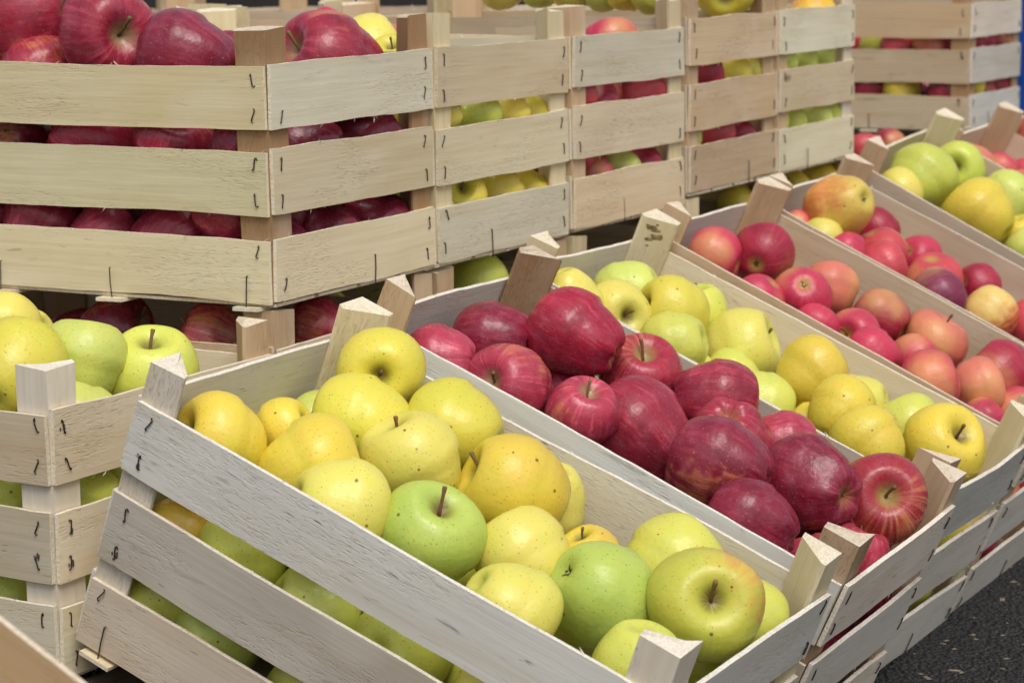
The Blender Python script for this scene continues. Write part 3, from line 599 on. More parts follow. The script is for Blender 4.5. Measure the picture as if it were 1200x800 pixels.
APPLES = [
('F1',(-0.2345,1.7974,0.3402),0.0356,(-0.804,-0.458,0.378),'golden','y2','s','warm yellow apple against the near slat at the raised end of the front crate'),
('F1',(-0.1903,1.8487,0.3342),0.0267,(0.846,-0.16,0.509),'golden','y2','s','small yellow apple with brown stem tip below the raised end slat of the front crate'),
('F1',(-0.1697,1.9625,0.3198),0.0254,(-0.809,0.415,0.416),'golden','g1','','green apple mostly hidden under the raised end slat of the front crate'),
('F1',(-0.1275,1.9003,0.3313),0.0390,(-0.949,0.236,0.208),'golden','y0','','round yellow apple just below the topmost stem-up apple of the front crate'),
('F1',(-0.1138,1.9576,0.3661),0.0356,(-0.002,-1,0.026),'golden','y0','s','topmost yellow apple of the front crate, dark stem upright in a brown ringed hollow'),
('F1',(-0.1627,1.7972,0.3146),0.0398,(0.923,0.245,0.296),'golden','y2','','warm golden apple in the second row from the raised end, the front crate'),
('F1',(-0.0832,1.8484,0.3083),0.0388,(-0.429,-0.094,0.898),'golden','y1','s','smooth yellow apple in the middle of the front crate, stem tip peeping over its top'),
('F1',(-0.1361,1.7335,0.2998),0.0371,(0.892,0.291,-0.347),'golden','y1','','pale yellow apple leaning on the near slat left of the stemmed green apple'),
('F1',(-0.0507,1.9154,0.3198),0.0417,(-0.929,0.287,0.235),'golden','y0','c','large yellow apple against the far slat below the topmost apple of the front crate'),
('F1',(-0.0003,1.8345,0.2879),0.0421,(-0.861,-0.165,0.481),'golden','y2','s','lopsided pear-like yellow apple with many dark specks in the front crate'),
('F1',(0.0273,1.8832,0.2652),0.0325,(-0.351,0.207,-0.913),'golden','y1','','yellow apple squeezed between the pear-like apple and the far slat'),
('F1',(-0.0669,1.7396,0.2737),0.0394,(0.338,-0.467,0.817),'golden','g3','s','light green apple with an upright stem against the near slat of the front crate'),
('F1',(0.0063,1.7538,0.253),0.0350,(-0.571,0.325,0.754),'golden','y1','','yellow apple between the two light green apples of the front crate'),
('F1',(0.0592,1.7849,0.2425),0.0247,(-0.335,-0.16,0.929),'golden','y3','s','small orange-tinged yellow apple with upright stem half buried behind the dimpled green apple'),
('F1',(-0.0042,1.6615,0.2369),0.0346,(0.681,0.198,-0.705),'golden','y1','','yellow apple on the near slat just left of the dimpled green apple'),
('F1',(0.067,1.7256,0.2275),0.0406,(0.7,0.356,-0.619),'golden','g3','c','smooth bright green apple with its eye facing up left in the front crate'),
('F1',(0.1264,1.8043,0.2249),0.0396,(0.747,0.416,0.518),'golden','g0','','yellow-green apple against the far slat behind the big blotched apple'),
('F1',(0.1449,1.7009,0.2271),0.0413,(0.111,-0.927,0.357),'golden','b1','s','big yellow-green apple with orange cheek, dark blotches and thick stem at the low end'),
('F1',(0.1808,1.7629,0.1956),0.0313,(0.922,0.285,-0.263),'golden','g0','','yellow-green apple tucked against the low end slat right of the big blotched apple'),
('F1',(0.0897,1.6245,0.1988),0.0340,(-0.058,0.099,-0.993),'golden','g0','','pale apple partly behind the near corner post at the low end of the front crate'),
('F1',(0.1529,1.7889,0.1305),0.0278,(0.248,0.538,0.806),'golden','g2','','dark green apple below the big blotched apple behind the low end slat'),
('F1',(-0.2724,1.805,0.2618),0.0304,(0.839,0.103,-0.535),'golden','y3','','first, orange-yellow apple from the raised end behind the upper side gap, front crate'),
('F1',(-0.217,1.7787,0.2476),0.0348,(-0.077,0.338,0.938),'golden','g0','','second, yellow-green apple from the raised end behind the upper side gap, front crate'),
('F1',(-0.1586,1.7473,0.2158),0.0363,(0.856,0.212,-0.472),'golden','g1','','third, green apple from the raised end behind the upper side gap, front crate'),
('F1',(-0.0928,1.714,0.1891),0.0397,(0.32,0.895,-0.31),'golden','g0','c','fourth, eye-showing green apple from the raised end behind the upper side gap, front crate'),
('F1',(-0.0084,1.6638,0.1681),0.0386,(-0.812,0.303,0.499),'golden','y1','','fifth apple from the raised end behind the upper side gap, front crate'),
('F1',(-0.2917,1.824,0.1985),0.0351,(0.89,0.284,0.356),'golden','g0','','first green apple from the raised end behind the lower side gap, front crate'),
('F1',(-0.2417,1.7946,0.1755),0.0346,(-0.938,0.22,-0.267),'golden','g1','','second green apple from the raised end behind the lower side gap, front crate'),
('F1',(-0.169,1.7519,0.1422),0.0339,(-0.092,0.266,-0.959),'golden','g0','','third green apple from the raised end behind the lower side gap, front crate'),
('F2',(-0.0653,2.0694,0.3553),0.0290,(-0.967,0.252,0.029),'reddel','r2','c','small rosy red apple in the raised near corner of the dark red crate'),
('F2',(-0.0188,2.159,0.3561),0.0359,(-0.965,0.256,0.058),'reddel','r0','c','dark red speckled apple lying sideways below the brown post in the dark red crate'),
('F2',(0.0605,2.1587,0.3616),0.0408,(-0.799,0.332,0.501),'reddel','r3','c','largest bright crimson apple at the top of the dark red crate beside the brown post'),
('F2',(-0.0029,2.0624,0.3302),0.0368,(-0.457,-0.83,0.319),'reddel','r2','s','streaky rosy apple second from the raised end along the near slat, dark red crate'),
('F2',(0.0505,2.1787,0.2989),0.0314,(-0.476,0.32,0.819),'reddel','r2','','rosy red apple half hidden beneath the largest crimson apple'),
('F2',(0.061,2.0369,0.3066),0.0310,(0.238,-0.464,0.853),'reddel','r2','s','rosy apple with upright grey stem on the near side of the dark red crate'),
('F2',(0.1237,2.1918,0.3149),0.0384,(0.134,-0.527,0.839),'striped','r3','s','red apple with yellowish cheek, dark spot and upright stem by the far slat'),
('F2',(0.1142,2.0773,0.283),0.0459,(-0.676,0.356,0.645),'reddel','r1','c','big matte red apple tilted with knobbly base toward the near slat'),
('F2',(0.192,2.1524,0.2957),0.0393,(0.995,0.042,-0.086),'reddel','r1','','conical dark red apple with tan flecks by the far slat of the dark red crate'),
('F2',(0.2,2.0893,0.2687),0.0382,(0.063,0.692,-0.719),'reddel','r1','c','dark red apple with its eye facing up between two larger dark apples'),
('F2',(0.1812,1.9793,0.2695),0.0423,(-0.892,0.304,0.336),'reddel','r0','c','dark red white-dotted apple in the middle of the low half against the near slat'),
('F2',(0.2551,2.13,0.2548),0.0310,(0.987,0.156,-0.027),'reddel','r2','','plain rosy red apple wedged against the far slat behind the eye-showing dark apple'),
('F2',(0.2667,2.0072,0.247),0.0407,(-0.64,0.764,0.075),'reddel','r0','c','long very dark red apple with open star-shaped eye toward the low end'),
('F2',(0.2039,1.921,0.2327),0.0368,(-0.854,0.317,0.413),'reddel','r0','c','purple-red apple with orange tip lying on the near slat near the low end'),
('F2',(0.3357,2.0419,0.2238),0.0390,(0.048,-0.938,0.343),'striped','r4','s','red and yellow striped apple, thick stem, in the dark red crate low corner'),
('F2',(0.2964,2.011,0.1755),0.0371,(0.528,-0.103,0.843),'reddel','r2','s','rosy apple with short stem behind the low end slat below the striped apple'),
('F2',(0.2569,2.0487,0.1785),0.0236,(-0.531,0.17,0.83),'reddel','r2','','sliver of rosy apple behind the orange-tipped purple apple'),
('F2',(0.2651,1.9622,0.1833),0.0272,(0.948,0.261,-0.184),'reddel','r2','','rosy apple just behind the paired corner posts at the low end'),
('F3',(0.061,2.3549,0.3649),0.0320,(0.224,0.091,-0.97),'golden','y1','','yellow apple in the raised near corner of the second yellow crate'),
('F3',(0.1266,2.4572,0.3559),0.0343,(-0.903,0.14,-0.406),'golden','g1','','yellow-green apple below the stained post of the second yellow crate'),
('F3',(0.1094,2.3863,0.3449),0.0342,(0.417,-0.907,0.057),'golden','y1','s','yellow apple with dark hollow facing right by the near slat of the second yellow crate'),
('F3',(0.1711,2.4058,0.3427),0.0354,(-0.9,-0.314,0.303),'golden','y0','s','yellow apple with two dark spots and stem at its left in the second yellow crate'),
('F3',(0.2025,2.4789,0.3261),0.0328,(-0.123,-0.078,0.989),'golden','g0','s','yellow-green apple with thin upright stem by the far slat of the second yellow crate'),
('F3',(0.1671,2.3259,0.3215),0.0326,(-0.933,0.261,-0.248),'golden','g0','','pale green-yellow apple right of the stemmed red apple, second yellow crate'),
('F3',(0.2463,2.439,0.2953),0.0397,(0.903,-0.18,0.391),'golden','y1','s','big yellow apple against the far slat, stem tip at its right edge'),
('F3',(0.2315,2.3815,0.2725),0.0307,(-0.798,0.452,0.399),'golden','g0','','pale yellow apple directly above the conical dark red apple'),
('F3',(0.1902,2.3505,0.2789),0.0267,(-0.705,0.438,0.558),'golden','g0','','small sliver of yellow apple behind the near slat of the second yellow crate'),
('F3',(0.249,2.268,0.2716),0.0310,(0.882,0.081,-0.464),'golden','g0','','pale green-yellow apple at the near slat, middle of the second yellow crate'),
('F3',(0.3104,2.3495,0.2837),0.0356,(0.756,0.282,0.59),'golden','y2','','clean golden round apple with faint spots against the far slat, second yellow crate'),
('F3',(0.3661,2.3853,0.2449),0.0308,(-0.951,0.21,-0.225),'golden','y1','','yellow apple by the far slat right of the clean golden round apple'),
('F3',(0.3294,2.2571,0.2612),0.0326,(0.557,0.525,0.644),'golden','y2','','golden apple in the centre of the low half of the second yellow crate'),
('F3',(0.301,2.2948,0.2344),0.0262,(-0.684,0.363,0.633),'golden','y2','','small yellow apple at the near slat below the golden central apple'),
('F3',(0.3493,2.2019,0.2405),0.0344,(-0.56,0.545,0.625),'golden','y2','','yellow apple with fine scratches directly above the red striped apple'),
('F3',(0.4138,2.3552,0.2228),0.0350,(-0.404,0.431,0.807),'golden','g0','','bright lime-yellow apple by the far slat toward the low end'),
('F3',(0.4314,2.2662,0.2208),0.0413,(0.48,-0.672,0.564),'golden','y2','s','misshapen yellow apple with double hollow in the low far corner'),
('F3',(0.4057,2.3101,0.1873),0.0282,(-0.482,0.304,0.822),'golden','y1','','sliver of yellow apple below the misshapen apple'),
('F4',(0.2379,2.6667,0.3647),0.0351,(-0.898,0.333,0.288),'pink','p1','','pink-red apple in the raised near corner of the first pink crate'),
('F4',(0.2979,2.6928,0.3645),0.0354,(0.33,0.914,0.235),'pink','p0','c','dark red apple with greenish eye below the raised end of the first pink crate'),
('F4',(0.282,2.582,0.3286),0.0302,(-0.621,0.259,-0.74),'pink','p1','','plain rosy apple at the near slat under the dark red apple with greenish eye'),
('F4',(0.3342,2.6023,0.3294),0.0324,(0.029,0.828,-0.56),'pink','p1','c','crimson pink apple with its dark eye facing the viewer'),
('F4',(0.3832,2.7205,0.3183),0.0318,(0.134,0.506,0.852),'pink','p3','','pale peach apple against the far slat behind the crimson eye-showing apple'),
('F4',(0.3434,2.5588,0.2976),0.0251,(0.478,0.551,0.684),'pink','p1','','pink apple low at the near slat left of the knobbed stem'),
('F4',(0.3911,2.5855,0.2836),0.0303,(-0.512,-0.82,0.258),'pink','p1','s','rose apple with a pale knob of stem at the near slat'),
('F4',(0.4368,2.682,0.2884),0.0334,(-0.777,0.429,0.46),'pink','p0','','dusky rose apple against the far slat of the first pink crate'),
('F4',(0.4034,2.5323,0.269),0.0307,(-0.771,0.47,0.43),'pink','p1','','bright rose apple on the near slat right of the knobbed stem'),
('F4',(0.5013,2.6775,0.2605),0.0365,(0.542,-0.105,0.834),'pink','p3','s','pale pink apple with cream scar by the far slat'),
('F4',(0.4677,2.6289,0.247),0.0289,(0.835,0.444,0.324),'pink','p1','','magenta apple between the scarred pale apple and the near slat'),
('F4',(0.4624,2.486,0.2472),0.0348,(-0.95,0.16,-0.266),'pink','p2','','salmon pink apple on the near slat, third from the low end'),
('F4',(0.5323,2.5773,0.2244),0.0313,(0.97,0.218,0.108),'pink','p3','','pale peach apple left of the big rose apple near the low end'),
('F4',(0.5675,2.6377,0.2267),0.0390,(-0.641,0.292,0.71),'pink','p0','','big deep rose apple by the far slat at the right picture edge'),
('F4',(0.5296,2.5366,0.1919),0.0251,(0.818,0.421,0.392),'pink','p1','','pink sliver at the near slat by the low corner post'),
('F4',(0.584,2.5817,0.1889),0.0334,(-0.816,0.08,-0.573),'pink','p1','','rose apple behind the low corner post at the right picture edge'),
('F5',(0.4252,2.9326,0.3942),0.0406,(-0.648,0.689,-0.326),'bicolor','b0','c','yellow apple with red cheek perched high at the raised end of the second pink crate'),
('F5',(0.3952,2.8949,0.3541),0.0261,(0.314,0.376,0.872),'golden','y1','','small yellow apple under the perched red-cheeked apple'),
('F5',(0.3699,2.928,0.368),0.0220,(-0.909,0.365,0.204),'pink','p1','','pink apple sliver in the raised near corner of the second pink crate'),
('F5',(0.487,3.0344,0.3513),0.0285,(0.352,0.101,-0.93),'pink','p0','','crimson apple behind the perched red-cheeked apple at the far slat'),
('F5',(0.4762,2.9369,0.3309),0.0353,(0.374,0.037,-0.927),'pink','p2','','orange-pink apple just below the perched red-cheeked apple'),
('F5',(0.4227,2.8591,0.343),0.0247,(-0.468,0.414,0.781),'pink','p1','','small mauve pink apple at the near slat below the small yellow one'),
('F5',(0.4687,2.8761,0.3227),0.0314,(0.91,0.237,0.339),'pink','p2','','salmon apple overlapping the orange-pink one at the near slat'),
('F5',(0.5347,2.9798,0.3188),0.0302,(0.626,0.631,-0.458),'pink','p1','c','bright pink apple with yellow hollow by the far slat, second pink crate'),
('F5',(0.5425,2.9105,0.2992),0.0362,(0.143,0.283,-0.948),'pink','p2','','orange-pink apple above the purple apple'),
('F5',(0.5292,2.8109,0.2924),0.0349,(0.906,0.233,0.354),'pink','p4','','purple apple at the near slat of the second pink crate'),
('F5',(0.609,2.9614,0.2842),0.0290,(0.827,0.467,-0.313),'pink','p0','c','dusky rose apple with dark hollow at the far slat'),
('F5',(0.6038,2.8592,0.262),0.0335,(0.719,0.457,0.524),'bicolor','b2','','yellow apple with magenta cheek right of the purple apple'),
('F5',(0.6616,2.8886,0.2455),0.0306,(-0.826,0.253,0.504),'pink','p2','','salmon apple cut by the right picture edge, second pink crate'),
('F6',(0.5776,3.2084,0.4015),0.0444,(0.708,0.468,0.529),'golden','g2','','large yellow-green apple at the raised end of the far right crate'),
('F6',(0.6569,3.3412,0.4022),0.0363,(-0.353,-0.927,0.123),'golden','g2','s','green apple with dark hollow facing left, behind the large yellow-green one'),
('F6',(0.5367,3.1661,0.3838),0.0319,(0.746,0.338,0.574),'golden','y1','','yellow apple low at the near slat of the far right yellow crate'),
('F6',(0.651,3.1525,0.3573),0.0449,(-0.678,0.414,0.607),'golden','y2','c','golden apple with dark eye below the large yellow-green one'),
('F6',(0.717,3.2946,0.3577),0.0395,(0.72,0.337,0.606),'golden','g1','','pale green apple behind the golden apple with dark eye'),
('F6',(0.6329,3.2737,0.3537),0.0294,(-0.819,0.223,-0.528),'golden','g1','','pale green sliver between the large green and golden apples'),
('F6',(0.7129,3.1283,0.3072),0.0317,(-0.524,0.466,0.713),'golden','g1','','green apple at the right picture edge below the golden one'),
('F6',(0.717,3.185,0.319),0.0311,(0.255,0.189,-0.948),'golden','y2','','yellow apple at the right picture edge beside the golden one'),
('F7',(0.7092,3.4985,0.3909),0.0340,(-0.376,0.23,-0.898),'pink','p3','','peach apple behind the yellow-green crate near its tall post'),
('F7',(0.7619,3.5359,0.3788),0.0291,(-0.547,0.147,-0.824),'pink','p1','','pink apple in the farthest pink crate'),
('F7',(0.8061,3.5671,0.3685),0.0267,(0.153,0.509,0.847),'pink','p2','','orange-pink apple at the right edge in the farthest pink crate'),
('F8',(0.8547,3.7428,0.4005),0.0460,(-0.003,-0.997,-0.075),'pink','p0','s','large purple-red apple with yellow side at the upper right picture edge'),
('G',(-0.4649,2.0631,0.3884),0.0343,(0.059,0.586,0.808),'golden','y1','','yellow apple at the top of the left crate, cut by the left picture edge'),
('G',(-0.4611,2.1199,0.3741),0.0288,(-0.885,0.186,-0.426),'golden','y1','','yellow apple peeking out behind the top apple of the left crate'),
('G',(-0.4217,1.9081,0.3775),0.0412,(0.267,0.89,0.371),'golden','y0','c','large yellow apple behind the left slat with its dark eye near the rim'),
('G',(-0.3745,1.9617,0.3752),0.0356,(0.15,0.359,0.921),'golden','g1','','green apple in the middle of the left crate'),
('G',(-0.3218,1.9966,0.3545),0.0408,(0.097,-0.306,0.947),'golden','g0','s','green-yellow apple with hollow on top behind the front crate raised post'),
('G',(-0.3702,1.8986,0.3389),0.0324,(0.68,0.281,-0.677),'golden','g1','','light green apple right of the left crate corner post'),
('G',(-0.3689,1.8963,0.2682),0.0304,(0.361,0.52,0.774),'golden','g2','','first green apple in shade behind the end gap of the left crate'),
('G',(-0.3399,1.9456,0.2655),0.0312,(-0.493,0.48,0.726),'golden','g2','','second green apple in shade behind the end gap of the left crate'),
('G',(-0.4296,1.8967,0.2666),0.0347,(-0.408,0.416,0.813),'golden','g2','','green apple behind the upper gap of the left crate long side'),
('G',(-0.4309,1.8979,0.181),0.0350,(-0.748,0.496,0.44),'golden','g2','','green apple behind the lower gap of the left crate long side'),
('A',(-0.4954,2.336,0.6619),0.0517,(0.97,-0.236,0.059),'reddel','r1','s','huge dark red apple heaped at the left picture edge above the tall stack'),
('A',(-0.4636,2.2923,0.6051),0.0372,(-0.499,0.49,0.714),'reddel','r1','','dark red apple low between two big ones above the top slat'),
('A',(-0.3939,2.2669,0.6475),0.0461,(0.515,-0.857,0.033),'reddel','r1','s','big red apple with pale stem in a deep hollow above the top slat'),
('A',(-0.3071,2.219,0.6222),0.0451,(-0.938,0.281,0.204),'reddel','r0','c','red apple lying sideways just left of the brown corner post'),
('A',(-0.3572,2.337,0.629),0.0329,(-0.932,0.311,0.185),'reddel','r0','','dark red apple hidden behind the pale-stemmed big apple'),
('A',(-0.285,2.3097,0.6207),0.0274,(-0.963,0.167,-0.213),'reddel','r0','','dark red sliver left of the brown corner post'),
('A',(-0.1789,2.3171,0.6137),0.0489,(-0.773,-0.493,0.398),'reddel','r1','s','big red apple with stem hollow at its left, right of the brown corner post'),
('A',(-0.5005,2.32,0.548),0.0431,(-0.022,0.992,-0.122),'reddel','r0','c','first dark red apple from left behind the upper long gap, tall left stack'),
('A',(-0.4075,2.2711,0.5476),0.0438,(0.947,0.155,-0.28),'reddel','r3','','second dark red apple from left behind the upper long gap, tall left stack'),
('A',(-0.3211,2.2192,0.5448),0.0397,(0.175,-0.657,0.734),'reddel','r1','s','third dark red apple from left behind the upper long gap, tall left stack'),
('A',(-0.2505,2.1692,0.5508),0.0306,(0.558,0.464,0.688),'reddel','r0','','fourth dark red apple from left behind the upper long gap, tall left stack'),
('A',(-0.4722,2.3024,0.454),0.0413,(0.496,0.392,0.775),'reddel','r1','','first dark red apple from left behind the lower long gap, tall left stack'),
('A',(-0.4035,2.2577,0.4471),0.0355,(0.881,0.123,0.457),'reddel','r2','','second dark red apple from left behind the lower long gap, tall left stack'),
('A',(-0.3277,2.2208,0.4504),0.0383,(0.856,0.236,0.46),'reddel','r1','','third dark red apple from left behind the lower long gap, tall left stack'),
('A',(-0.268,2.1834,0.4807),0.0342,(0.902,0.17,-0.397),'reddel','r1','','fourth dark red apple from left behind the lower long gap, tall left stack'),
('A',(-0.2011,2.2496,0.5274),0.0385,(-0.976,0.124,-0.179),'reddel','r0','','left dark purple-red apple behind the upper end gap of the tall left stack'),
('A',(-0.1498,2.3498,0.5279),0.0403,(0.787,0.165,0.595),'reddel','r0','','right dark purple-red apple behind the upper end gap of the tall left stack'),
('A',(-0.2216,2.1887,0.4427),0.0295,(-0.86,0.247,0.447),'reddel','r0','','left dark purple-red apple behind the lower end gap of the tall left stack'),
('A',(-0.1884,2.2661,0.4473),0.0357,(-0.977,0.191,0.089),'reddel','r0','','middle dark purple-red apple behind the lower end gap of the tall left stack'),
('A',(-0.1418,2.3522,0.4469),0.0353,(0.802,0.122,-0.585),'reddel','r0','','right dark purple-red apple behind the lower end gap of the tall left stack'),
('B',(-0.155,2.5367,0.6158),0.0376,(0.851,0.234,0.469),'golden','y1','','yellow apple rising behind the big red stem-hollow apple in the stack'),
('B',(-0.1216,2.4611,0.6059),0.0274,(-0.065,-0.512,0.856),'golden','y0','s','pale yellow apple with thin stem left of the brown stack post'),
('B',(-0.0757,2.4498,0.5552),0.0246,(-0.902,0.24,-0.358),'golden','y1','','leftmost pale yellow apple behind the upper gap of the yellow stack crate'),
('B',(-0.0372,2.5281,0.5455),0.0282,(0.875,0.471,0.114),'golden','g2','','green apple behind the upper gap of the yellow stack crate'),
('B',(-0.0041,2.5851,0.5449),0.0269,(0.086,0.022,-0.996),'golden','y2','','ochre yellow apple behind the upper gap of the yellow stack crate'),
('B',(0.0197,2.6295,0.5333),0.0274,(-0.225,0.215,-0.95),'golden','y2','','rightmost yellow apple behind the upper gap of the yellow stack crate'),
('B',(-0.058,2.4944,0.4627),0.0298,(0.287,-0.887,0.363),'golden','y2','s','left yellow apple behind the lower gap of the yellow stack crate'),
('B',(-0.0194,2.5687,0.4601),0.0317,(0.1,0.078,-0.992),'golden','y2','','middle yellow apple behind the lower gap of the yellow stack crate'),
('B',(0.0148,2.6254,0.4459),0.0294,(-0.598,0.263,-0.757),'golden','y2','','right yellow apple behind the lower gap of the yellow stack crate'),
('C',(0.1272,2.8414,0.6081),0.0336,(-0.159,0.435,0.886),'pink','p1','','single pink apple rising over the top slat of the third stack crate'),
('C',(-0.2271,2.9587,0.6269),0.0273,(0.623,0.3,0.722),'pink','p1','','pink apple top showing above the big red stem-hollow apple'),
('C',(-0.1476,2.8904,0.609),0.0257,(-0.784,0.357,0.508),'pink','p1','','pink sliver just left of the brown stack post'),
('C',(0.0772,2.726,0.5542),0.0263,(0.036,0.329,0.944),'pink','p2','','left orange-pink apple behind the upper gap of the third stack crate'),
('C',(0.1594,2.8939,0.548),0.0365,(-0.695,0.159,-0.701),'pink','p2','','right orange-pink apple behind the upper gap of the third stack crate'),
('C',(0.098,2.7636,0.4581),0.0268,(0.629,0.283,0.724),'pink','p1','','left pink-red apple behind the lower gap of the third stack crate'),
('C',(0.1329,2.8263,0.4569),0.0274,(-0.913,0.337,0.228),'golden','g1','','middle yellow-green apple behind the lower gap of the third stack crate'),
('C',(0.1623,2.879,0.4537),0.0279,(0.834,0.183,-0.521),'pink','p0','','right crimson apple behind the lower gap of the third stack crate'),
('D',(0.2992,3.1732,0.6703),0.0386,(-0.077,-0.912,-0.403),'golden','y0','s','pale yellow apple with hollow above the fourth stack crate top slat'),
('D',(-0.007,3.1632,0.6771),0.0303,(0.809,0.49,0.324),'golden','y1','','first yellow apple along the top picture edge in the fourth stack crate'),
('D',(0.044,3.1462,0.6754),0.0278,(-0.238,0.42,0.876),'golden','g2','','second olive green apple along the top picture edge in the fourth stack crate'),
('D',(0.0873,3.1201,0.6741),0.0276,(-0.776,0.417,0.474),'golden','y1','','third yellow apple along the top picture edge in the fourth stack crate'),
('D',(0.1299,3.0945,0.6727),0.0274,(-0.85,0.334,-0.408),'golden','g1','','fourth light green apple along the top picture edge in the fourth stack crate'),
('D',(0.1586,3.0549,0.6707),0.0270,(0.887,0.349,0.302),'golden','y3','','fifth orange-yellow apple along the top picture edge in the fourth stack crate'),
('D',(0.1865,3.0149,0.6688),0.0267,(-0.81,0.338,-0.479),'golden','g0','','sixth pale apple along the top picture edge in the fourth stack crate'),
('D',(0.2536,3.0506,0.5588),0.0317,(0.916,0.369,0.159),'pink','p0','','left red apple behind the upper gap of the fourth stack crate'),
('D',(0.3001,3.1282,0.5586),0.0278,(0.448,0.061,-0.892),'golden','y2','','middle golden apple behind the upper gap of the fourth stack crate'),
('D',(0.3281,3.1699,0.5603),0.0235,(-0.504,0.498,0.705),'golden','y1','','right yellow apple behind the upper gap of the fourth stack crate'),
('D',(0.2291,2.9818,0.481),0.0222,(-0.463,0.166,-0.87),'golden','g1','','left green apple behind the lower gap of the fourth stack crate'),
('D',(0.2725,3.0815,0.477),0.0298,(-0.116,0.582,0.805),'pink','p2','','middle orange-red apple behind the lower gap of the fourth stack crate'),
('D',(0.3118,3.1508,0.4733),0.0281,(-0.801,0.105,-0.589),'pink','p0','','right crimson apple behind the lower gap of the fourth stack crate'),
('E',(0.4537,3.4348,0.6161),0.0382,(0.904,0.351,0.244),'bicolor','b3','','orange-yellow apple above the top slat of the fifth stack crate'),
('E',(0.3842,3.2795,0.5666),0.0267,(-0.419,0.474,0.775),'golden','g1','','left green apple behind the upper gap of the fifth stack crate'),
('E',(0.424,3.3541,0.5651),0.0273,(-0.29,0.031,-0.956),'golden','g2','','middle green apple behind the upper gap of the fifth stack crate'),
('E',(0.4626,3.4141,0.5643),0.0227,(-0.91,0.37,0.186),'golden','g1','','right green apple behind the upper gap of the fifth stack crate'),
('E',(0.4012,3.3177,0.4714),0.0296,(0.061,0.567,0.821),'golden','g2','','left green apple behind the lower gap of the fifth stack crate'),
('E',(0.4432,3.3966,0.4726),0.0303,(0.849,0.448,0.28),'golden','g1','','middle green apple behind the lower gap of the fifth stack crate'),
('E',(0.4754,3.432,0.4746),0.0204,(-0.046,0.47,0.881),'golden','g2','','right green apple behind the lower gap of the fifth stack crate'),
('J',(0.6456,4.2869,0.5449),0.0286,(-0.269,0.319,0.909),'pink','p1','','first pink apple behind the upper long gap of the farthest stack crate'),
('J',(0.6768,4.2434,0.5431),0.0314,(0.737,0.333,0.588),'golden','g0','','second yellow-green apple behind the upper long gap of the farthest stack crate'),
('J',(0.7122,4.2023,0.5461),0.0342,(-0.898,0.406,0.168),'pink','p2','','third orange-red apple behind the upper long gap of the farthest stack crate'),
('J',(0.7715,4.173,0.5449),0.0370,(-0.16,0.423,0.892),'pink','p0','','fourth dark red apple behind the upper long gap of the farthest stack crate'),
('J',(0.6662,4.2285,0.4628),0.0345,(0.441,0.298,0.847),'pink','p0','','first brownish red apple behind the lower long gap of the farthest stack crate'),
('J',(0.7165,4.1959,0.4644),0.0311,(0.232,0.16,-0.96),'golden','y2','','second olive yellow apple behind the lower long gap of the farthest stack crate'),
('J',(0.7925,4.1572,0.464),0.0339,(0.784,0.305,-0.54),'pink','p0','','third crimson apple behind the lower long gap of the farthest stack crate'),
('J',(0.875,4.259,0.5459),0.0268,(-0.963,0.192,0.188),'pink','p0','','left crimson apple behind the upper end gap of the farthest stack crate'),
('J',(0.9191,4.3393,0.5465),0.0273,(0.257,0.009,-0.966),'pink','p0','','right crimson apple behind the upper end gap of the farthest stack crate'),
('J',(0.8754,4.2599,0.458),0.0269,(-0.843,0.189,-0.504),'pink','p0','','left crimson apple behind the lower end gap of the farthest stack crate'),
('J',(0.919,4.3392,0.4601),0.0274,(-0.392,0.55,0.738),'pink','p0','','right crimson apple behind the lower end gap of the farthest stack crate'),
('A2',(-0.4429,2.3075,0.3388),0.0314,(-0.834,-0.012,-0.551),'reddel','r0','','shaded dark red apple in the dark under the tall left stack, leftmost'),
('A2',(-0.3965,2.2746,0.3559),0.0326,(0.9,-0.328,0.285),'reddel','r0','s','shaded dark red apple with pale stem under the tall left stack'),
('A2',(-0.296,2.2135,0.3534),0.0335,(-0.913,-0.185,0.363),'striped','r2','s','streaky red apple with pale stem right at the rim under the tall left stack'),
('A2',(-0.1906,2.2547,0.3527),0.0324,(-0.948,0.054,0.314),'reddel','r1','','crimson apple right of the post under the tall left stack'),
('B2',(-0.0379,2.5418,0.3535),0.0345,(-0.296,0.403,0.866),'golden','g2','','shaded green-yellow apple under the yellow stack crate'),
('D2',(0.3161,3.1729,0.3711),0.0262,(-0.283,0.472,0.835),'golden','y2','','shaded yellow apple under the fourth stack crate'),
('E2',(0.4176,3.3582,0.3791),0.0226,(0.305,0.23,-0.924),'golden','y2','','small shaded yellow apple under the fifth stack crate, left one'),
('E2',(0.4627,3.4411,0.3737),0.0296,(0.903,0.391,0.18),'golden','y2','','shaded yellow apple under the fifth stack crate, right one'),
('K2',(0.5592,3.6113,0.407),0.0269,(-0.145,0.378,0.914),'pink','p2','','pink and peach apple behind the broken-looking slat end near the far crate'),
('K2',(0.6171,3.7171,0.4027),0.0277,(0.81,0.493,0.319),'pink','p0','','bright red apple under the farthest stack crate left corner'),
]
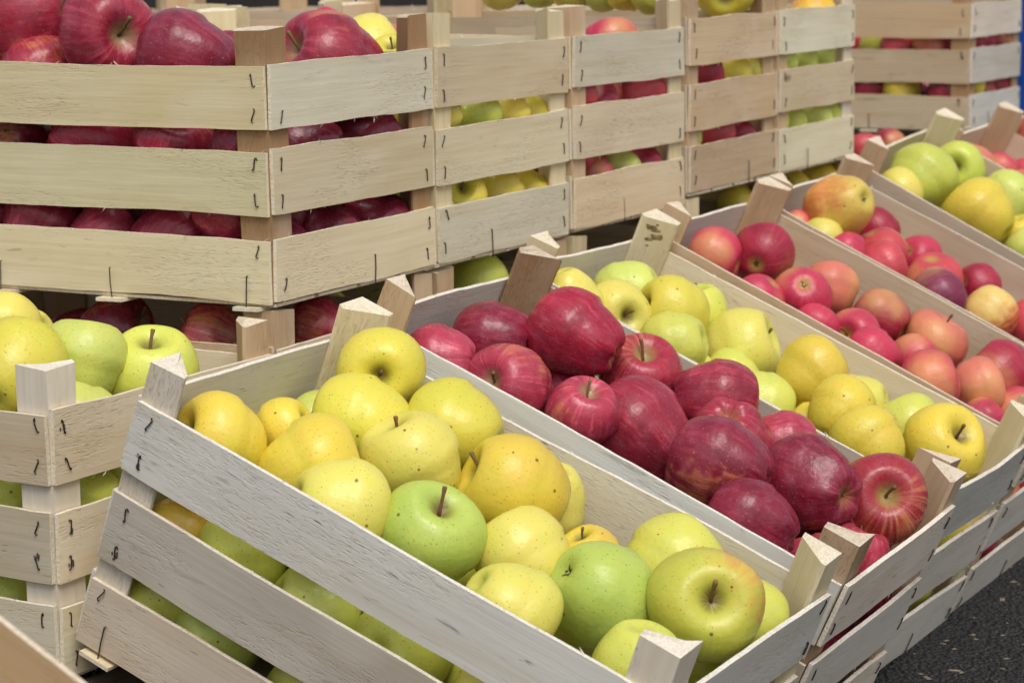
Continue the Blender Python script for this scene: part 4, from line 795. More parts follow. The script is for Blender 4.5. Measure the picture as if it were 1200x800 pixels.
GROUPS = {
 'F1': 'apples in the front tilted crate',
 'F2': 'apples in the dark red tilted crate',
 'F3': 'apples in the second yellow tilted crate',
 'F4': 'apples in the first pink tilted crate',
 'F5': 'apples in the second pink tilted crate',
 'F6': 'apples in the far right yellow-green crate',
 'F7': 'apples in the farthest pink crate',
 'F8': 'apples in the last tilted crate',
 'G': 'apples in the left open crate',
 'A': 'apples in the tall left stack',
 'A2': 'apples in the shaded crate under the tall left stack',
 'B': 'apples in the yellow stack crate',
 'B2': 'apples in the shaded crate under the yellow stack',
 'C': 'apples in the third stack crate',
 'C2': 'apples in the shaded crate under the third stack',
 'D': 'apples in the fourth stack crate',
 'D2': 'apples in the shaded crate under the fourth stack',
 'E': 'apples in the fifth stack crate',
 'E2': 'apples in the shaded crate under the fifth stack',
 'J': 'apples in the farthest stack crate',
 'K2': 'apples in the low crate behind the right stacks',
 'M2': 'apples in the low crate before the farthest stack',
 'J2': 'apples in the shaded crate under the farthest stack',
}
for i, (cr_, p, R, ax, kind, tint, mark, label) in enumerate(APPLES):
    apple(p, R, ax, kind, tint, label, GROUPS[cr_], mark, 100 + i)
FILL = {
 'D2': [((0.0408,3.0716,0.2701),0.0364,(0.98,0.2,-0.04),'golden','y2','golden yellow apple in the inner layer, middle near side, crate under the fourth stack')],
 'E': [((0.3602,3.2527,0.4777),0.0339,(0.24,0.9,0.37),'golden','g2','green apple in the bottom layer, right end near side, fifth stack crate')],
 'E2': [((0.2856,3.4988,0.3114),0.0330,(-0.26,0.95,0.14),'golden','y2','golden yellow apple in the inner layer, middle far side, crate under the fifth stack')],
 'J': [((0.6369,4.3458,0.4429),0.0367,(-0.08,-0.81,-0.58),'pink','p0','crimson apple in the bottom layer, middle centre, farthest stack crate'),
  ((0.582,4.2792,0.4417),0.0356,(-0.21,-0.92,0.33),'pink','p0','crimson apple in the bottom layer, middle near side, farthest stack crate'),
  ((0.7892,4.3289,0.4428),0.0366,(0.47,-0.18,0.87),'pink','p0','crimson apple in the bottom layer, right end centre, farthest stack crate'),
  ((0.7552,4.2303,0.4396),0.0338,(0.17,0.15,-0.97),'pink','p0','crimson apple in the bottom layer, right end near side, farthest stack crate'),
  ((0.5907,4.4027,0.4441),0.0378,(-0.14,0.31,0.94),'golden','y2','golden yellow apple in the bottom layer, left end centre, farthest stack crate'),
  ((0.8306,4.1996,0.4768),0.0353,(0.71,0.55,-0.45),'golden','y2','golden yellow apple in the inner layer, right end near side, farthest stack crate'),
  ((0.7345,4.2717,0.4824),0.0377,(-0.97,0.25,0.01),'pink','p0','crimson apple in the inner layer, right end centre, farthest stack crate'),
  ((0.6446,4.2936,0.4837),0.0353,(0.97,-0.13,0.22),'golden','y2','golden yellow apple in the inner layer, middle near side, farthest stack crate'),
  ((0.5986,4.3634,0.4929),0.0338,(-0.92,0.28,-0.27),'pink','p0','crimson apple in the inner layer, middle centre, farthest stack crate'),
  ((0.5963,4.2665,0.525),0.0338,(0.59,0.78,-0.2),'pink','p0','crimson apple in the inner layer, middle near side, farthest stack crate'),
  ((0.7837,4.332,0.5334),0.0350,(0.39,-0.02,0.92),'pink','p0','crimson apple in the inner layer, right end centre, farthest stack crate'),
  ((0.5935,4.406,0.5433),0.0357,(0.53,-0.58,-0.62),'golden','y2','golden yellow apple in the inner layer, left end centre, farthest stack crate'),
  ((0.833,4.2065,0.545),0.0342,(0.87,-0.05,0.49),'pink','p0','crimson apple in the inner layer, right end centre, farthest stack crate')],
 'F1': [((-0.0759,1.8639,0.1364),0.0345,(0.39,-0.55,-0.74),'golden','g1','light green apple in the bottom layer, middle centre, front tilted crate'),
  ((-0.2291,1.9287,0.2014),0.0360,(0.18,0.38,0.91),'golden','g1','light green apple in the bottom layer, raised end centre, front tilted crate'),
  ((-0.169,1.8386,0.1639),0.0367,(-0.9,-0.42,-0.07),'golden','g1','light green apple in the bottom layer, raised end centre, front tilted crate'),
  ((-0.0547,1.7965,0.1136),0.0331,(0.55,-0.82,0.15),'golden','y1','yellow apple in the bottom layer, middle centre, front tilted crate'),
  ((-0.134,1.8998,0.1678),0.0386,(-0.64,0.51,-0.58),'golden','y2','golden yellow apple in the bottom layer, raised end centre, front tilted crate'),
  ((-0.0456,1.9189,0.1446),0.0397,(0.22,0.95,0.22),'golden','g1','light green apple in the bottom layer, middle far side, front tilted crate'),
  ((-0.2537,1.8646,0.1969),0.0368,(0.46,0.4,-0.8),'golden','g0','yellow-green apple in the bottom layer, raised end near side, front tilted crate'),
  ((-0.1208,1.7963,0.1436),0.0353,(0.54,-0.21,-0.81),'golden','g1','light green apple in the bottom layer, middle centre, front tilted crate'),
  ((-0.186,1.8793,0.2153),0.0376,(-0.05,-0.29,0.96),'golden','g1','light green apple in the inner layer, raised end centre, front tilted crate'),
  ((0.1179,1.8319,0.1102),0.0339,(-0.03,-0.34,0.94),'golden','g0','yellow-green apple in the inner layer, low end far side, front tilted crate'),
  ((0.0168,1.8899,0.1566),0.0340,(0.57,0.74,0.35),'golden','y2','golden yellow apple in the inner layer, middle far side, front tilted crate'),
  ((-0.0547,1.8199,0.1704),0.0334,(-0.21,-0.81,-0.54),'golden','g1','light green apple in the inner layer, middle centre, front tilted crate'),
  ((-0.0281,1.7374,0.1483),0.0365,(0.54,0.06,-0.84),'golden','g0','yellow-green apple in the inner layer, middle centre, front tilted crate'),
  ((-0.1155,1.8448,0.2016),0.0364,(-0.03,-0.99,0.12),'golden','y2','golden yellow apple in the inner layer, middle centre, front tilted crate'),
  ((0.0427,1.8039,0.1463),0.0360,(-0.69,-0.72,0.07),'golden','g0','yellow-green apple in the inner layer, low end centre, front tilted crate'),
  ((-0.2366,1.8734,0.2593),0.0349,(-0.04,-0.91,0.41),'golden','g1','light green apple in the inner layer, raised end centre, front tilted crate'),
  ((-0.0326,1.89,0.2),0.0343,(0.68,-0.46,0.57),'golden','g1','light green apple in the inner layer, middle far side, front tilted crate'),
  ((-0.1226,1.9696,0.2458),0.0337,(-0.79,-0.57,-0.21),'golden','y2','golden yellow apple in the inner layer, raised end far side, front tilted crate'),
  ((0.0864,1.8491,0.1623),0.0340,(-0.72,0.65,0.25),'golden','y2','golden yellow apple in the inner layer, low end far side, front tilted crate'),
  ((0.0945,1.7521,0.142),0.0357,(-0.44,-0.16,-0.88),'golden','y1','yellow apple in the inner layer, low end centre, front tilted crate'),
  ((-0.1261,1.9008,0.2486),0.0371,(-0.18,0.47,-0.86),'golden','g1','light green apple in the inner layer, raised end centre, front tilted crate'),
  ((-0.1606,1.8209,0.2428),0.0341,(-0.38,0.13,0.92),'golden','g0','yellow-green apple in the inner layer, raised end centre, front tilted crate'),
  ((-0.0943,1.7797,0.2173),0.0378,(0.84,-0.28,-0.46),'golden','y2','golden yellow apple in the inner layer, middle centre, front tilted crate'),
  ((-0.1978,1.9242,0.284),0.0339,(0.69,-0.55,-0.47),'golden','y1','yellow apple in the inner layer, raised end centre, front tilted crate'),
  ((0.0041,1.8294,0.2),0.0355,(0.53,0.84,0.13),'golden','y2','golden yellow apple in the inner layer, middle centre, front tilted crate'),
  ((-0.0545,1.8383,0.2317),0.0337,(-0.1,0.29,-0.95),'golden','g0','yellow-green apple in the inner layer, middle centre, front tilted crate')],
 'F2': [((0.272,2.0551,0.0829),0.0388,(-0.01,-0.41,0.91),'reddel','r0','dark red apple in the bottom layer, low end centre, dark red tilted crate'),
  ((0.1023,2.0494,0.1612),0.0375,(0.95,0.19,-0.26),'reddel','r2','rosy red apple in the inner layer, middle centre, dark red tilted crate'),
  ((0.158,2.1414,0.1622),0.0355,(-0.82,0.23,0.53),'reddel','r2','rosy red apple in the inner layer, middle far side, dark red tilted crate'),
  ((0.0876,2.1907,0.2044),0.0376,(-0.59,0.55,0.59),'reddel','r0','dark red apple in the inner layer, middle far side, dark red tilted crate'),
  ((0.2443,2.1322,0.1385),0.0339,(-0.69,0.41,0.6),'reddel','r1','deep red apple in the inner layer, low end far side, dark red tilted crate'),
  ((0.0225,2.2475,0.2496),0.0348,(0.28,-0.08,0.96),'reddel','r1','deep red apple in the inner layer, raised end far side, dark red tilted crate'),
  ((0.1039,2.1174,0.1932),0.0342,(-0.82,0.05,0.56),'reddel','r0','dark red apple in the inner layer, middle centre, dark red tilted crate'),
  ((0.0444,2.0394,0.206),0.0374,(-0.76,0.6,-0.25),'reddel','r0','dark red apple in the inner layer, middle near side, dark red tilted crate'),
  ((0.1697,2.0752,0.1656),0.0353,(-0.91,-0.05,-0.42),'reddel','r0','dark red apple in the inner layer, middle centre, dark red tilted crate'),
  ((0.3163,2.0935,0.1198),0.0341,(0.2,-0.73,0.65),'reddel','r0','dark red apple in the inner layer, low end far side, dark red tilted crate'),
  ((-0.0147,2.1737,0.2733),0.0358,(-0.73,0.35,-0.59),'reddel','r1','deep red apple in the inner layer, raised end centre, dark red tilted crate'),
  ((0.2106,2.1491,0.1978),0.0345,(-0.26,0.95,0.17),'reddel','r0','dark red apple in the inner layer, middle far side, dark red tilted crate'),
  ((0.1527,2.1621,0.2271),0.0352,(-0.23,-0.71,0.66),'reddel','r0','dark red apple in the inner layer, middle far side, dark red tilted crate')],
 'F3': [((0.1514,2.3124,0.1476),0.0337,(0.87,-0.39,0.29),'golden','y2','golden yellow apple in the bottom layer, middle near side, second yellow tilted crate'),
  ((0.0491,2.3945,0.2049),0.0351,(-0.62,-0.61,-0.5),'golden','g0','yellow-green apple in the bottom layer, raised end near side, second yellow tilted crate'),
  ((0.1656,2.4498,0.1704),0.0346,(0.4,0.34,-0.85),'golden','y1','yellow apple in the bottom layer, middle centre, second yellow tilted crate'),
  ((0.1646,2.5292,0.1849),0.0333,(0.68,0.72,0.16),'golden','g0','yellow-green apple in the bottom layer, raised end far side, second yellow tilted crate'),
  ((0.2095,2.2817,0.1206),0.0347,(0.96,-0.27,-0.1),'golden','g0','yellow-green apple in the bottom layer, middle near side, second yellow tilted crate'),
  ((0.3949,2.3328,0.0654),0.0395,(0.51,-0.04,0.86),'golden','g0','yellow-green apple in the bottom layer, low end centre, second yellow tilted crate'),
  ((0.1975,2.323,0.1845),0.0338,(-0.61,0.69,-0.38),'golden','y2','golden yellow apple in the inner layer, middle near side, second yellow tilted crate'),
  ((0.1323,2.3697,0.2217),0.0355,(-0.11,-0.91,0.4),'golden','y1','yellow apple in the inner layer, raised end near side, second yellow tilted crate'),
  ((0.3921,2.2793,0.1064),0.0337,(0.68,0.58,0.45),'golden','y1','yellow apple in the inner layer, low end centre, second yellow tilted crate'),
  ((0.2196,2.4756,0.2141),0.0388,(-0.86,-0.43,-0.26),'golden','y1','yellow apple in the inner layer, middle far side, second yellow tilted crate'),
  ((0.2586,2.2667,0.1562),0.0337,(-0.63,0.76,0.13),'golden','y1','yellow apple in the inner layer, low end near side, second yellow tilted crate'),
  ((0.4442,2.3731,0.1084),0.0362,(-0.02,0.46,-0.89),'golden','y1','yellow apple in the inner layer, low end far side, second yellow tilted crate'),
  ((0.1487,2.3012,0.2092),0.0348,(-0.67,-0.65,0.37),'golden','y2','golden yellow apple in the inner layer, middle near side, second yellow tilted crate'),
  ((0.0798,2.4183,0.2593),0.0351,(0.27,0.46,0.85),'golden','y1','yellow apple in the inner layer, raised end centre, second yellow tilted crate'),
  ((0.3266,2.4129,0.1668),0.0364,(-0.92,-0.38,0.1),'golden','g0','yellow-green apple in the inner layer, middle far side, second yellow tilted crate'),
  ((0.0665,2.3506,0.2552),0.0363,(-0.76,-0.3,0.57),'golden','y1','yellow apple in the inner layer, raised end near side, second yellow tilted crate'),
  ((0.2727,2.4301,0.2183),0.0338,(0.72,0.7,0.03),'golden','g0','yellow-green apple in the inner layer, middle far side, second yellow tilted crate'),
  ((0.4146,2.3941,0.1633),0.0338,(-0.18,0.93,-0.32),'golden','y2','golden yellow apple in the inner layer, low end far side, second yellow tilted crate'),
  ((0.1375,2.4763,0.2953),0.0337,(0.24,0.94,-0.26),'golden','y2','golden yellow apple in the inner layer, raised end centre, second yellow tilted crate'),
  ((0.3191,2.2031,0.1721),0.0338,(-0.71,-0.01,0.7),'golden','g0','yellow-green apple in the inner layer, low end near side, second yellow tilted crate')],
 'F4': [((0.5034,2.5308,0.0635),0.0394,(0.64,0.21,0.74),'pink','p1','pink apple in the bottom layer, low end centre, first pink tilted crate'),
  ((0.3524,2.679,0.2019),0.0397,(-0.88,-0.47,0.09),'pink','p2','salmon pink apple in the inner layer, middle centre, first pink tilted crate'),
  ((0.5468,2.5611,0.1),0.0345,(-0.46,-0.66,-0.59),'pink','p2','salmon pink apple in the inner layer, low end centre, first pink tilted crate'),
  ((0.5819,2.6209,0.1138),0.0332,(-0.66,-0.13,-0.74),'pink','p2','salmon pink apple in the inner layer, low end far side, first pink tilted crate'),
  ((0.2849,2.5868,0.2336),0.0350,(0.14,0.99,-0.09),'pink','p2','salmon pink apple in the inner layer, middle near side, first pink tilted crate'),
  ((0.4787,2.7168,0.1929),0.0345,(0.74,0.17,-0.65),'pink','p1','pink apple in the inner layer, middle far side, first pink tilted crate'),
  ((0.4899,2.5982,0.1691),0.0364,(-0.2,-0.77,0.6),'pink','p2','salmon pink apple in the inner layer, low end centre, first pink tilted crate'),
  ((0.2931,2.8266,0.3176),0.0332,(-0.62,0.72,0.31),'pink','p0','crimson apple in the inner layer, raised end far side, first pink tilted crate'),
  ((0.5881,2.6579,0.1635),0.0332,(-0.76,0.29,0.58),'pink','p1','pink apple in the inner layer, low end far side, first pink tilted crate'),
  ((0.3022,2.761,0.3032),0.0333,(-0.36,0.45,-0.82),'pink','p2','salmon pink apple in the inner layer, raised end far side, first pink tilted crate')],
 'F5': [((0.3764,2.951,0.2654),0.0389,(0.14,-0.95,0.28),'pink','p2','salmon pink apple in the inner layer, raised end near side, second pink tilted crate'),
  ((0.5023,2.8651,0.1918),0.0333,(-0.56,-0.82,0.12),'pink','p1','pink apple in the inner layer, middle near side, second pink tilted crate'),
  ((0.4342,2.9972,0.2627),0.0363,(0.91,-0.24,0.33),'golden','y1','yellow apple in the inner layer, raised end centre, second pink tilted crate'),
  ((0.5371,2.8114,0.1919),0.0334,(0.16,-0.46,0.87),'pink','p1','pink apple in the inner layer, middle near side, second pink tilted crate'),
  ((0.3348,2.9205,0.305),0.0349,(0.77,-0.58,0.26),'pink','p1','pink apple in the inner layer, raised end near side, second pink tilted crate'),
  ((0.4611,2.8522,0.2399),0.0367,(0.16,-0.65,0.74),'pink','p1','pink apple in the inner layer, middle near side, second pink tilted crate'),
  ((0.4484,2.9282,0.2678),0.0332,(0.7,-0.34,0.63),'pink','p0','crimson apple in the inner layer, raised end centre, second pink tilted crate'),
  ((0.664,2.9041,0.1773),0.0350,(0.04,-0.11,0.99),'pink','p1','pink apple in the inner layer, low end centre, second pink tilted crate'),
  ((0.5061,3.0547,0.2806),0.0333,(0.15,0.21,0.97),'golden','y1','yellow apple in the inner layer, raised end far side, second pink tilted crate'),
  ((0.6083,3.0108,0.2297),0.0332,(0.61,0.42,-0.67),'pink','p1','pink apple in the inner layer, middle far side, second pink tilted crate'),
  ((0.4961,2.9737,0.2678),0.0350,(-0.73,0.53,-0.43),'pink','p2','salmon pink apple in the inner layer, middle centre, second pink tilted crate'),
  ((0.7018,2.9547,0.1868),0.0363,(0.14,-0.98,-0.17),'pink','p1','pink apple in the inner layer, low end far side, second pink tilted crate')],
 'F6': [((0.7001,3.3252,0.2871),0.0331,(-0.55,0.71,-0.44),'golden','y1','yellow apple in the inner layer, middle far side, far right yellow-green crate'),
  ((0.7691,3.0488,0.1829),0.0363,(-0.1,-0.15,0.98),'golden','g1','light green apple in the inner layer, low end near side, far right yellow-green crate'),
  ((0.7892,3.2773,0.251),0.0340,(-0.99,-0.02,-0.15),'golden','g1','light green apple in the inner layer, middle far side, far right yellow-green crate')],
 'F7': [((0.7665,3.6568,0.3556),0.0347,(0.63,0.56,-0.55),'pink','p2','salmon pink apple in the inner layer, raised end far side, farthest pink crate'),
  ((0.8925,3.5792,0.2896),0.0378,(0.37,-0.58,0.73),'pink','p2','salmon pink apple in the inner layer, middle far side, farthest pink crate'),
  ((0.9746,3.5217,0.2571),0.0340,(-0.15,-0.99,-0.04),'pink','p3','peach apple in the inner layer, middle far side, farthest pink crate'),
  ((0.7856,3.4891,0.3482),0.0335,(0.16,0.97,-0.21),'pink','p1','pink apple in the inner layer, raised end centre, farthest pink crate')],
 'F8': [((0.9291,3.9227,0.3725),0.0396,(0.12,0.57,-0.81),'pink','p1','pink apple in the inner layer, raised end far side, last tilted crate'),
  ((1.04,3.8684,0.3111),0.0341,(-0.82,-0.56,-0.05),'pink','p0','crimson apple in the inner layer, middle far side, last tilted crate'),
  ((0.929,3.7898,0.3412),0.0366,(0.89,0.14,0.44),'pink','p0','crimson apple in the inner layer, raised end centre, last tilted crate'),
  ((1.0692,3.789,0.2903),0.0372,(-0.07,-0.73,-0.68),'pink','p1','pink apple in the inner layer, middle far side, last tilted crate')],
 'G': [((-0.3578,1.9321,0.1848),0.0384,(0.61,0.11,-0.78),'golden','g1','light green apple in the bottom layer, right end centre, left open crate'),
  ((-0.4476,2.0465,0.2843),0.0355,(0.5,-0.69,0.51),'golden','g0','yellow-green apple in the inner layer, middle centre, left open crate')],
 'A': [((-0.2779,2.3071,0.4504),0.0382,(0.73,-0.39,-0.56),'reddel','r1','deep red apple in the bottom layer, right end centre, tall left stack'),
  ((-0.3876,2.4139,0.4546),0.0418,(0.52,-0.67,0.53),'reddel','r0','dark red apple in the bottom layer, middle centre, tall left stack'),
  ((-0.5417,2.3573,0.4488),0.0370,(-0.83,0.56,0.06),'reddel','r1','deep red apple in the bottom layer, left end near side, tall left stack'),
  ((-0.3611,2.3124,0.4563),0.0432,(-0.42,-0.88,0.23),'reddel','r1','deep red apple in the bottom layer, middle centre, tall left stack'),
  ((-0.5474,2.4459,0.4491),0.0372,(-0.97,-0.14,-0.2),'reddel','r0','dark red apple in the bottom layer, left end centre, tall left stack'),
  ((-0.2122,2.3349,0.4492),0.0372,(0.3,-0.56,0.77),'reddel','r0','dark red apple in the bottom layer, right end far side, tall left stack'),
  ((-0.4605,2.3749,0.4528),0.0390,(-0.17,-0.63,0.76),'reddel','r1','deep red apple in the bottom layer, left end centre, tall left stack'),
  ((-0.2442,2.2404,0.4693),0.0368,(0.88,-0.1,-0.47),'reddel','r0','dark red apple in the bottom layer, right end centre, tall left stack'),
  ((-0.5933,2.3612,0.4833),0.0368,(0.02,-0.91,-0.41),'reddel','r1','deep red apple in the inner layer, left end near side, tall left stack'),
  ((-0.3135,2.362,0.4844),0.0368,(0.97,0.24,0.09),'reddel','r0','dark red apple in the inner layer, middle centre, tall left stack'),
  ((-0.5165,2.4108,0.4955),0.0379,(0.38,-0.06,0.92),'reddel','r1','deep red apple in the inner layer, left end centre, tall left stack'),
  ((-0.2055,2.3799,0.5016),0.0401,(0.92,-0.39,0.11),'reddel','r1','deep red apple in the inner layer, right end far side, tall left stack'),
  ((-0.3065,2.2771,0.5018),0.0388,(0.98,0.17,-0.08),'reddel','r1','deep red apple in the inner layer, right end centre, tall left stack'),
  ((-0.4357,2.3233,0.502),0.0376,(0.88,0,-0.47),'reddel','r0','dark red apple in the inner layer, middle near side, tall left stack'),
  ((-0.3825,2.3775,0.5182),0.0420,(0.55,-0.73,-0.4),'reddel','r0','dark red apple in the inner layer, middle centre, tall left stack'),
  ((-0.5693,2.3929,0.545),0.0408,(0.39,-0.15,-0.91),'reddel','r1','deep red apple in the inner layer, left end near side, tall left stack'),
  ((-0.3286,2.3249,0.5486),0.0364,(-0.39,-0.42,0.82),'reddel','r0','dark red apple in the inner layer, middle centre, tall left stack'),
  ((-0.4542,2.3785,0.5496),0.0362,(-0.32,-0.26,0.91),'reddel','r1','deep red apple in the inner layer, left end centre, tall left stack'),
  ((-0.2699,2.284,0.5618),0.0363,(-0.27,0.72,0.64),'reddel','r1','deep red apple in the inner layer, right end centre, tall left stack'),
  ((-0.2277,2.358,0.5668),0.0376,(-0.1,-0.95,0.3),'reddel','r1','deep red apple in the inner layer, right end far side, tall left stack'),
  ((-0.4895,2.537,0.5713),0.0365,(0.57,0.82,0.06),'reddel','r1','deep red apple in the inner layer, left end far side, tall left stack')],
 'A2': [((-0.3936,2.2638,0.2371),0.0439,(0.57,0.66,-0.5),'reddel','r0','dark red apple in the inner layer, middle near side, crate under the tall left stack'),
  ((-0.4599,2.3176,0.2367),0.0404,(0.92,0.11,-0.37),'reddel','r1','deep red apple in the inner layer, middle near side, crate under the tall left stack'),
  ((-0.3918,2.484,0.2452),0.0370,(-0.15,0.88,0.46),'reddel','r0','dark red apple in the inner layer, middle far side, crate under the tall left stack'),
  ((-0.4244,2.3829,0.2475),0.0376,(-1,0.05,-0.08),'reddel','r0','dark red apple in the inner layer, middle centre, crate under the tall left stack'),
  ((-0.2326,2.1878,0.2827),0.0373,(-0.11,-0.33,-0.94),'reddel','r0','dark red apple, right end near side, crate under the tall left stack'),
  ((-0.512,2.3595,0.2875),0.0361,(0.65,-0.71,-0.28),'reddel','r1','deep red apple, left end near side, crate under the tall left stack'),
  ((-0.331,2.3755,0.2897),0.0372,(-0.5,-0.61,0.62),'reddel','r0','dark red apple in the inner layer, middle centre, crate under the tall left stack'),
  ((-0.5276,2.4853,0.2944),0.0362,(0.31,-0.55,-0.77),'reddel','r1','deep red apple in the inner layer, left end centre, crate under the tall left stack'),
  ((-0.1977,2.3779,0.2961),0.0385,(-0.43,0.89,0.12),'reddel','r0','dark red apple, right end far side, crate under the tall left stack'),
  ((-0.2647,2.3077,0.3009),0.0382,(0.49,-0.69,-0.54),'reddel','r1','deep red apple in the inner layer, right end centre, crate under the tall left stack')],
 'B': [((-0.1294,2.5556,0.4473),0.0382,(0.09,-0.75,0.66),'golden','g1','light green apple in the bottom layer, right end centre, yellow stack crate'),
  ((-0.1732,2.5017,0.4433),0.0348,(-0.48,-0.34,0.81),'golden','y1','yellow apple in the bottom layer, right end near side, yellow stack crate'),
  ((-0.0972,2.4446,0.4446),0.0359,(0.36,0.07,-0.93),'golden','y1','yellow apple in the bottom layer, right end near side, yellow stack crate'),
  ((-0.1128,2.4967,0.4774),0.0346,(-0.79,0.09,0.61),'golden','y1','yellow apple in the inner layer, right end near side, yellow stack crate'),
  ((-0.1246,2.5371,0.5361),0.0332,(-0.45,0.69,-0.57),'golden','y1','yellow apple in the inner layer, right end centre, yellow stack crate'),
  ((-0.2387,2.5839,0.5481),0.0378,(-0.82,0.57,0),'golden','g1','light green apple in the inner layer, middle near side, yellow stack crate'),
  ((-0.161,2.4791,0.5561),0.0354,(0.48,-0.51,-0.71),'golden','y1','yellow apple in the inner layer, right end near side, yellow stack crate')],
 'B2': [((-0.3986,2.6161,0.2357),0.0333,(-0.76,-0.49,-0.44),'golden','g1','light green apple in the inner layer, left end near side, crate under the yellow stack'),
  ((-0.4272,2.6855,0.2512),0.0331,(-0.89,0.19,-0.41),'golden','g2','green apple in the inner layer, left end near side, crate under the yellow stack'),
  ((-0.322,2.6515,0.2649),0.0346,(-0.6,0.76,-0.25),'golden','g2','green apple in the inner layer, left end centre, crate under the yellow stack'),
  ((-0.3568,2.5908,0.2806),0.0383,(-0.59,0.59,0.55),'golden','g1','light green apple in the inner layer, left end near side, crate under the yellow stack'),
  ((-0.4418,2.6342,0.2822),0.0355,(-0.54,-0.69,-0.47),'golden','g2','green apple in the inner layer, left end near side, crate under the yellow stack'),
  ((-0.2614,2.5579,0.288),0.0338,(0.79,-0.22,-0.57),'golden','g1','light green apple in the inner layer, middle near side, crate under the yellow stack'),
  ((-0.2257,2.7339,0.2902),0.0362,(-0.02,0.65,-0.76),'golden','g1','light green apple in the inner layer, middle far side, crate under the yellow stack'),
  ((-0.1538,2.5782,0.2907),0.0353,(-0.15,-0.53,0.83),'golden','g1','light green apple in the inner layer, right end centre, crate under the yellow stack'),
  ((-0.1482,2.6566,0.2984),0.0347,(0.88,0.46,-0.06),'golden','g1','light green apple in the inner layer, middle far side, crate under the yellow stack'),
  ((-0.0905,2.5963,0.3013),0.0337,(0.3,-0.95,0.12),'golden','g2','green apple in the inner layer, right end centre, crate under the yellow stack')],
 'C': [((0.0064,2.744,0.4486),0.0375,(-0.67,-0.66,-0.35),'pink','p1','pink apple in the bottom layer, right end near side, third stack crate'),
  ((0.0627,2.7228,0.4869),0.0359,(-0.36,0.59,0.72),'pink','p1','pink apple in the inner layer, right end near side, third stack crate'),
  ((0.0863,2.8218,0.487),0.0352,(0.22,-0.79,0.57),'pink','p0','crimson apple in the inner layer, right end centre, third stack crate'),
  ((0.0991,2.7803,0.5397),0.0331,(-0.08,0.79,-0.61),'pink','p0','crimson apple in the inner layer, right end centre, third stack crate'),
  ((0.1054,2.8493,0.5448),0.0348,(-0.78,-0.13,0.61),'pink','p1','pink apple in the inner layer, right end centre, third stack crate')],
 'C2': [((-0.0274,2.9415,0.2886),0.0373,(0.46,-0.19,0.87),'reddel','r0','dark red apple in the inner layer, middle far side, crate under the third stack'),
  ((-0.1814,2.8487,0.2971),0.0341,(0.59,0.54,-0.6),'reddel','r0','dark red apple in the inner layer, middle near side, crate under the third stack'),
  ((0.1186,2.8333,0.3),0.0399,(0.11,0.3,-0.95),'reddel','r0','dark red apple in the inner layer, right end centre, crate under the third stack')],
}
n = 0
for cr_, rows in FILL.items():
    for (p, R, ax, kind, tint, label) in rows:
        n += 1
        apple(p, R, ax, kind, tint, label, GROUPS[cr_] + ", lower layers", None, 1000 + n)

# ------------------------------------------------------------------ ground, pallets, background
build_ground()
def frame(o, yaw):
    return Matrix.Translation(o) @ Matrix.Rotation(yaw, 4, 'Z')
ROW = frame((-0.6607,2.3408,0), -0.49197)          # the row of stacks: x toward the tilted crates, y along the row away from the viewer

def box_bm(bm, x0, x1, y0, y1, z0, z1, j=0.0, rnd=random):
    vs = [bm.verts.new((x + rnd.uniform(-j, j), y + rnd.uniform(-j, j), z)) for z in (z0, z1) for (x, y) in ((x0, y0), (x1, y0), (x1, y1), (x0, y1))]
    for fc in ((0, 3, 2, 1), (4, 5, 6, 7), (0, 1, 5, 4), (1, 2, 6, 5), (2, 3, 7, 6), (3, 0, 4, 7)): bm.faces.new([vs[k] for k in fc])
def box_mesh(name, dims, mat, j=0.0, seed=0, bev=0.0):
    bm = bmesh.new(); box_bm(bm, *dims, j, random.Random(seed))
    if bev: bmesh.ops.bevel(bm, geom=bm.edges[:], offset=bev, segments=2, affect='EDGES', profile=0.5)
    return bm_mesh(name, bm, [mat])

def pallet(y0, y1, top, label, seed, x0=-0.20):
    r = bpy.data.objects.new("wooden_pallet", None); r.matrix_world = ROW @ Matrix.Translation((x0, y0, 0)); link(r)
    tag(r, label, "pallet", "wooden pallets under the back row")
    ln = y1 - y0 - 0.02; deep = 0.80
    bd = box_mesh("deck_board", (-0.05, 0.05, 0, ln, -0.018, 0), PALLET, 0.002, seed, 0.002)
    for k in range(6): mesh_obj("deck_board", bd, r, Matrix.Translation((0.05 + k * (deep - 0.10) / 5, 0, top)))
    st = box_mesh("stringer", (0, deep, -0.045, 0.045, 0.019, top - 0.0185), PALLET, 0.001, seed + 1, 0.002)
    bt = box_mesh("bottom_board", (0, deep, -0.05, 0.05, 0.001, 0.0185), PALLET, 0.001, seed + 2, 0.002)
    for y in (0.05, ln / 2, ln - 0.05):
        mesh_obj("stringer", st, r, Matrix.Translation((0, y, 0))); mesh_obj("bottom_board", bt, r, Matrix.Translation((0, y, 0)))
pallet(-0.40, 0.925, 0.1295, "dark wooden pallet under the left crate and the tall left stacks", 1)
pallet(0.93, 2.20, 0.141, "dark wooden pallet under the green apple stack", 2)
pallet(2.21, 3.40, 0.1255, "dark wooden pallet under the farthest stack", 3)

pallet(0.26, 1.60, 0.130, "dark wooden pallet under the second row behind the stacks", 4, -1.02)

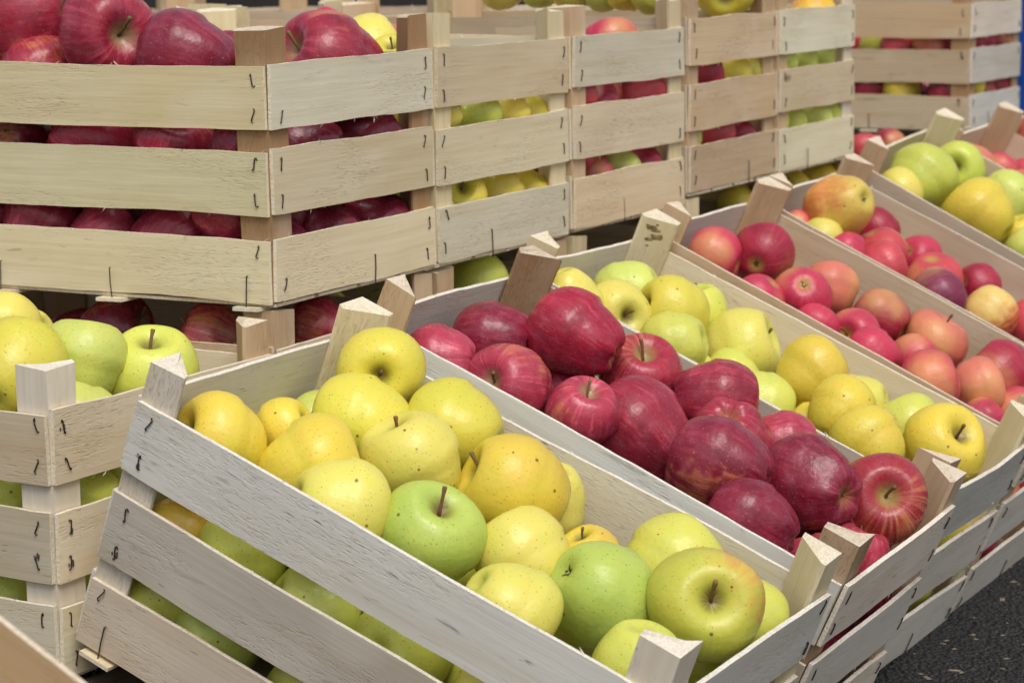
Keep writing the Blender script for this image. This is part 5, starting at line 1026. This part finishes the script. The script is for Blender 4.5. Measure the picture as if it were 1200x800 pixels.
def blue_box():
    r = bpy.data.objects.new("plastic_crate", None); r.matrix_world = frame((0.5524,4.6314,0.4007), -0.50928); link(r)
    tag(r, "blue plastic crate just showing at the upper right picture edge", "plastic crate")
    Lx, Wy, Hz = 0.50, 0.30, 0.26
    mesh_obj("base", box_mesh("base", (0, Lx, 0, Wy, 0, 0.008), BLUE, 0, 0, 0.002), r)
    for name, d in (("side_panel", (0.004, Lx - 0.004, 0.001, 0.006, 0.009, Hz - 0.02)), ("side_panel", (0.004, Lx - 0.004, Wy - 0.006, Wy - 0.001, 0.009, Hz - 0.02)),
                    ("end_panel", (0.001, 0.006, 0.0065, Wy - 0.0065, 0.009, Hz - 0.02)), ("end_panel", (Lx - 0.006, Lx - 0.001, 0.0065, Wy - 0.0065, 0.009, Hz - 0.02))):
        mesh_obj(name, box_mesh(name, d, BLUE, 0, 0, 0.001), r)
    bm = bmesh.new()
    for d in ((-0.006, Lx + 0.006, -0.006, 0.010, Hz - 0.0195, Hz), (-0.006, Lx + 0.006, Wy - 0.010, Wy + 0.006, Hz - 0.0195, Hz), (-0.006, 0.010, 0.0105, Wy - 0.0105, Hz - 0.0195, Hz), (Lx - 0.010, Lx + 0.006, 0.0105, Wy - 0.0105, Hz - 0.0195, Hz)): box_bm(bm, *d)
    mesh_obj("rim", bm_mesh("rim", bm, [BLUE]), r)
    bm = bmesh.new()
    for k in range(7):
        y = 0.02 + k * (Wy - 0.04) / 6; box_bm(bm, Lx - 0.0009, Lx + 0.004, y - 0.004, y + 0.004, 0.02, Hz - 0.02)
    mesh_obj("rib", bm_mesh("rib", bm, [BLUE]), r)
blue_box()

def cloth_table():
    """a draped trestle table well behind the stacks"""
    r = bpy.data.objects.new("market_table", None); r.matrix_world = Matrix.Translation((-2.6, 7.2, 0)) @ Matrix.Rotation(math.radians(-90), 4, "Z"); link(r)
    tag(r, "dark cloth-covered market table in shade behind the back row", "table")
    Lx, Wy, Hz = 0.8, 6.0, 0.80
    mesh_obj("tabletop", box_mesh("tabletop", (0, Lx, 0, Wy, Hz - 0.03, Hz), PALLET, 0, 0, 0.003), r)
    leg = box_mesh("leg", (-0.025, 0.025, -0.025, 0.025, 0, Hz - 0.031), PALLET, 0, 0, 0.002)
    for x in (0.06, Lx - 0.06):
        for y in (0.1, Wy - 0.1): mesh_obj("leg", leg, r, Matrix.Translation((x, y, 0)))
    bm = bmesh.new(); nx = 120
    for k in range(nx + 1):
        y = -0.02 + (Wy + 0.04) * k / nx; w = 0.012 * math.sin(k * 0.9) + 0.01 * math.sin(k * 0.37 + 1)
        col = [bm.verts.new(p) for p in ((-0.02, y, Hz + 0.004), (Lx + 0.012, y, Hz + 0.004), (Lx + 0.022, y, Hz - 0.01), (Lx + 0.03 + w * 0.5, y, Hz * 0.5), (Lx + 0.04 + w, y, 0.02))]
        if k:
            for q in range(4): bm.faces.new((prev[q], col[q], col[q+1], prev[q+1]))
        prev = col
    mesh_obj("cloth", bm_mesh("cloth", bm, [CLOTH], True), r)
cloth_table()
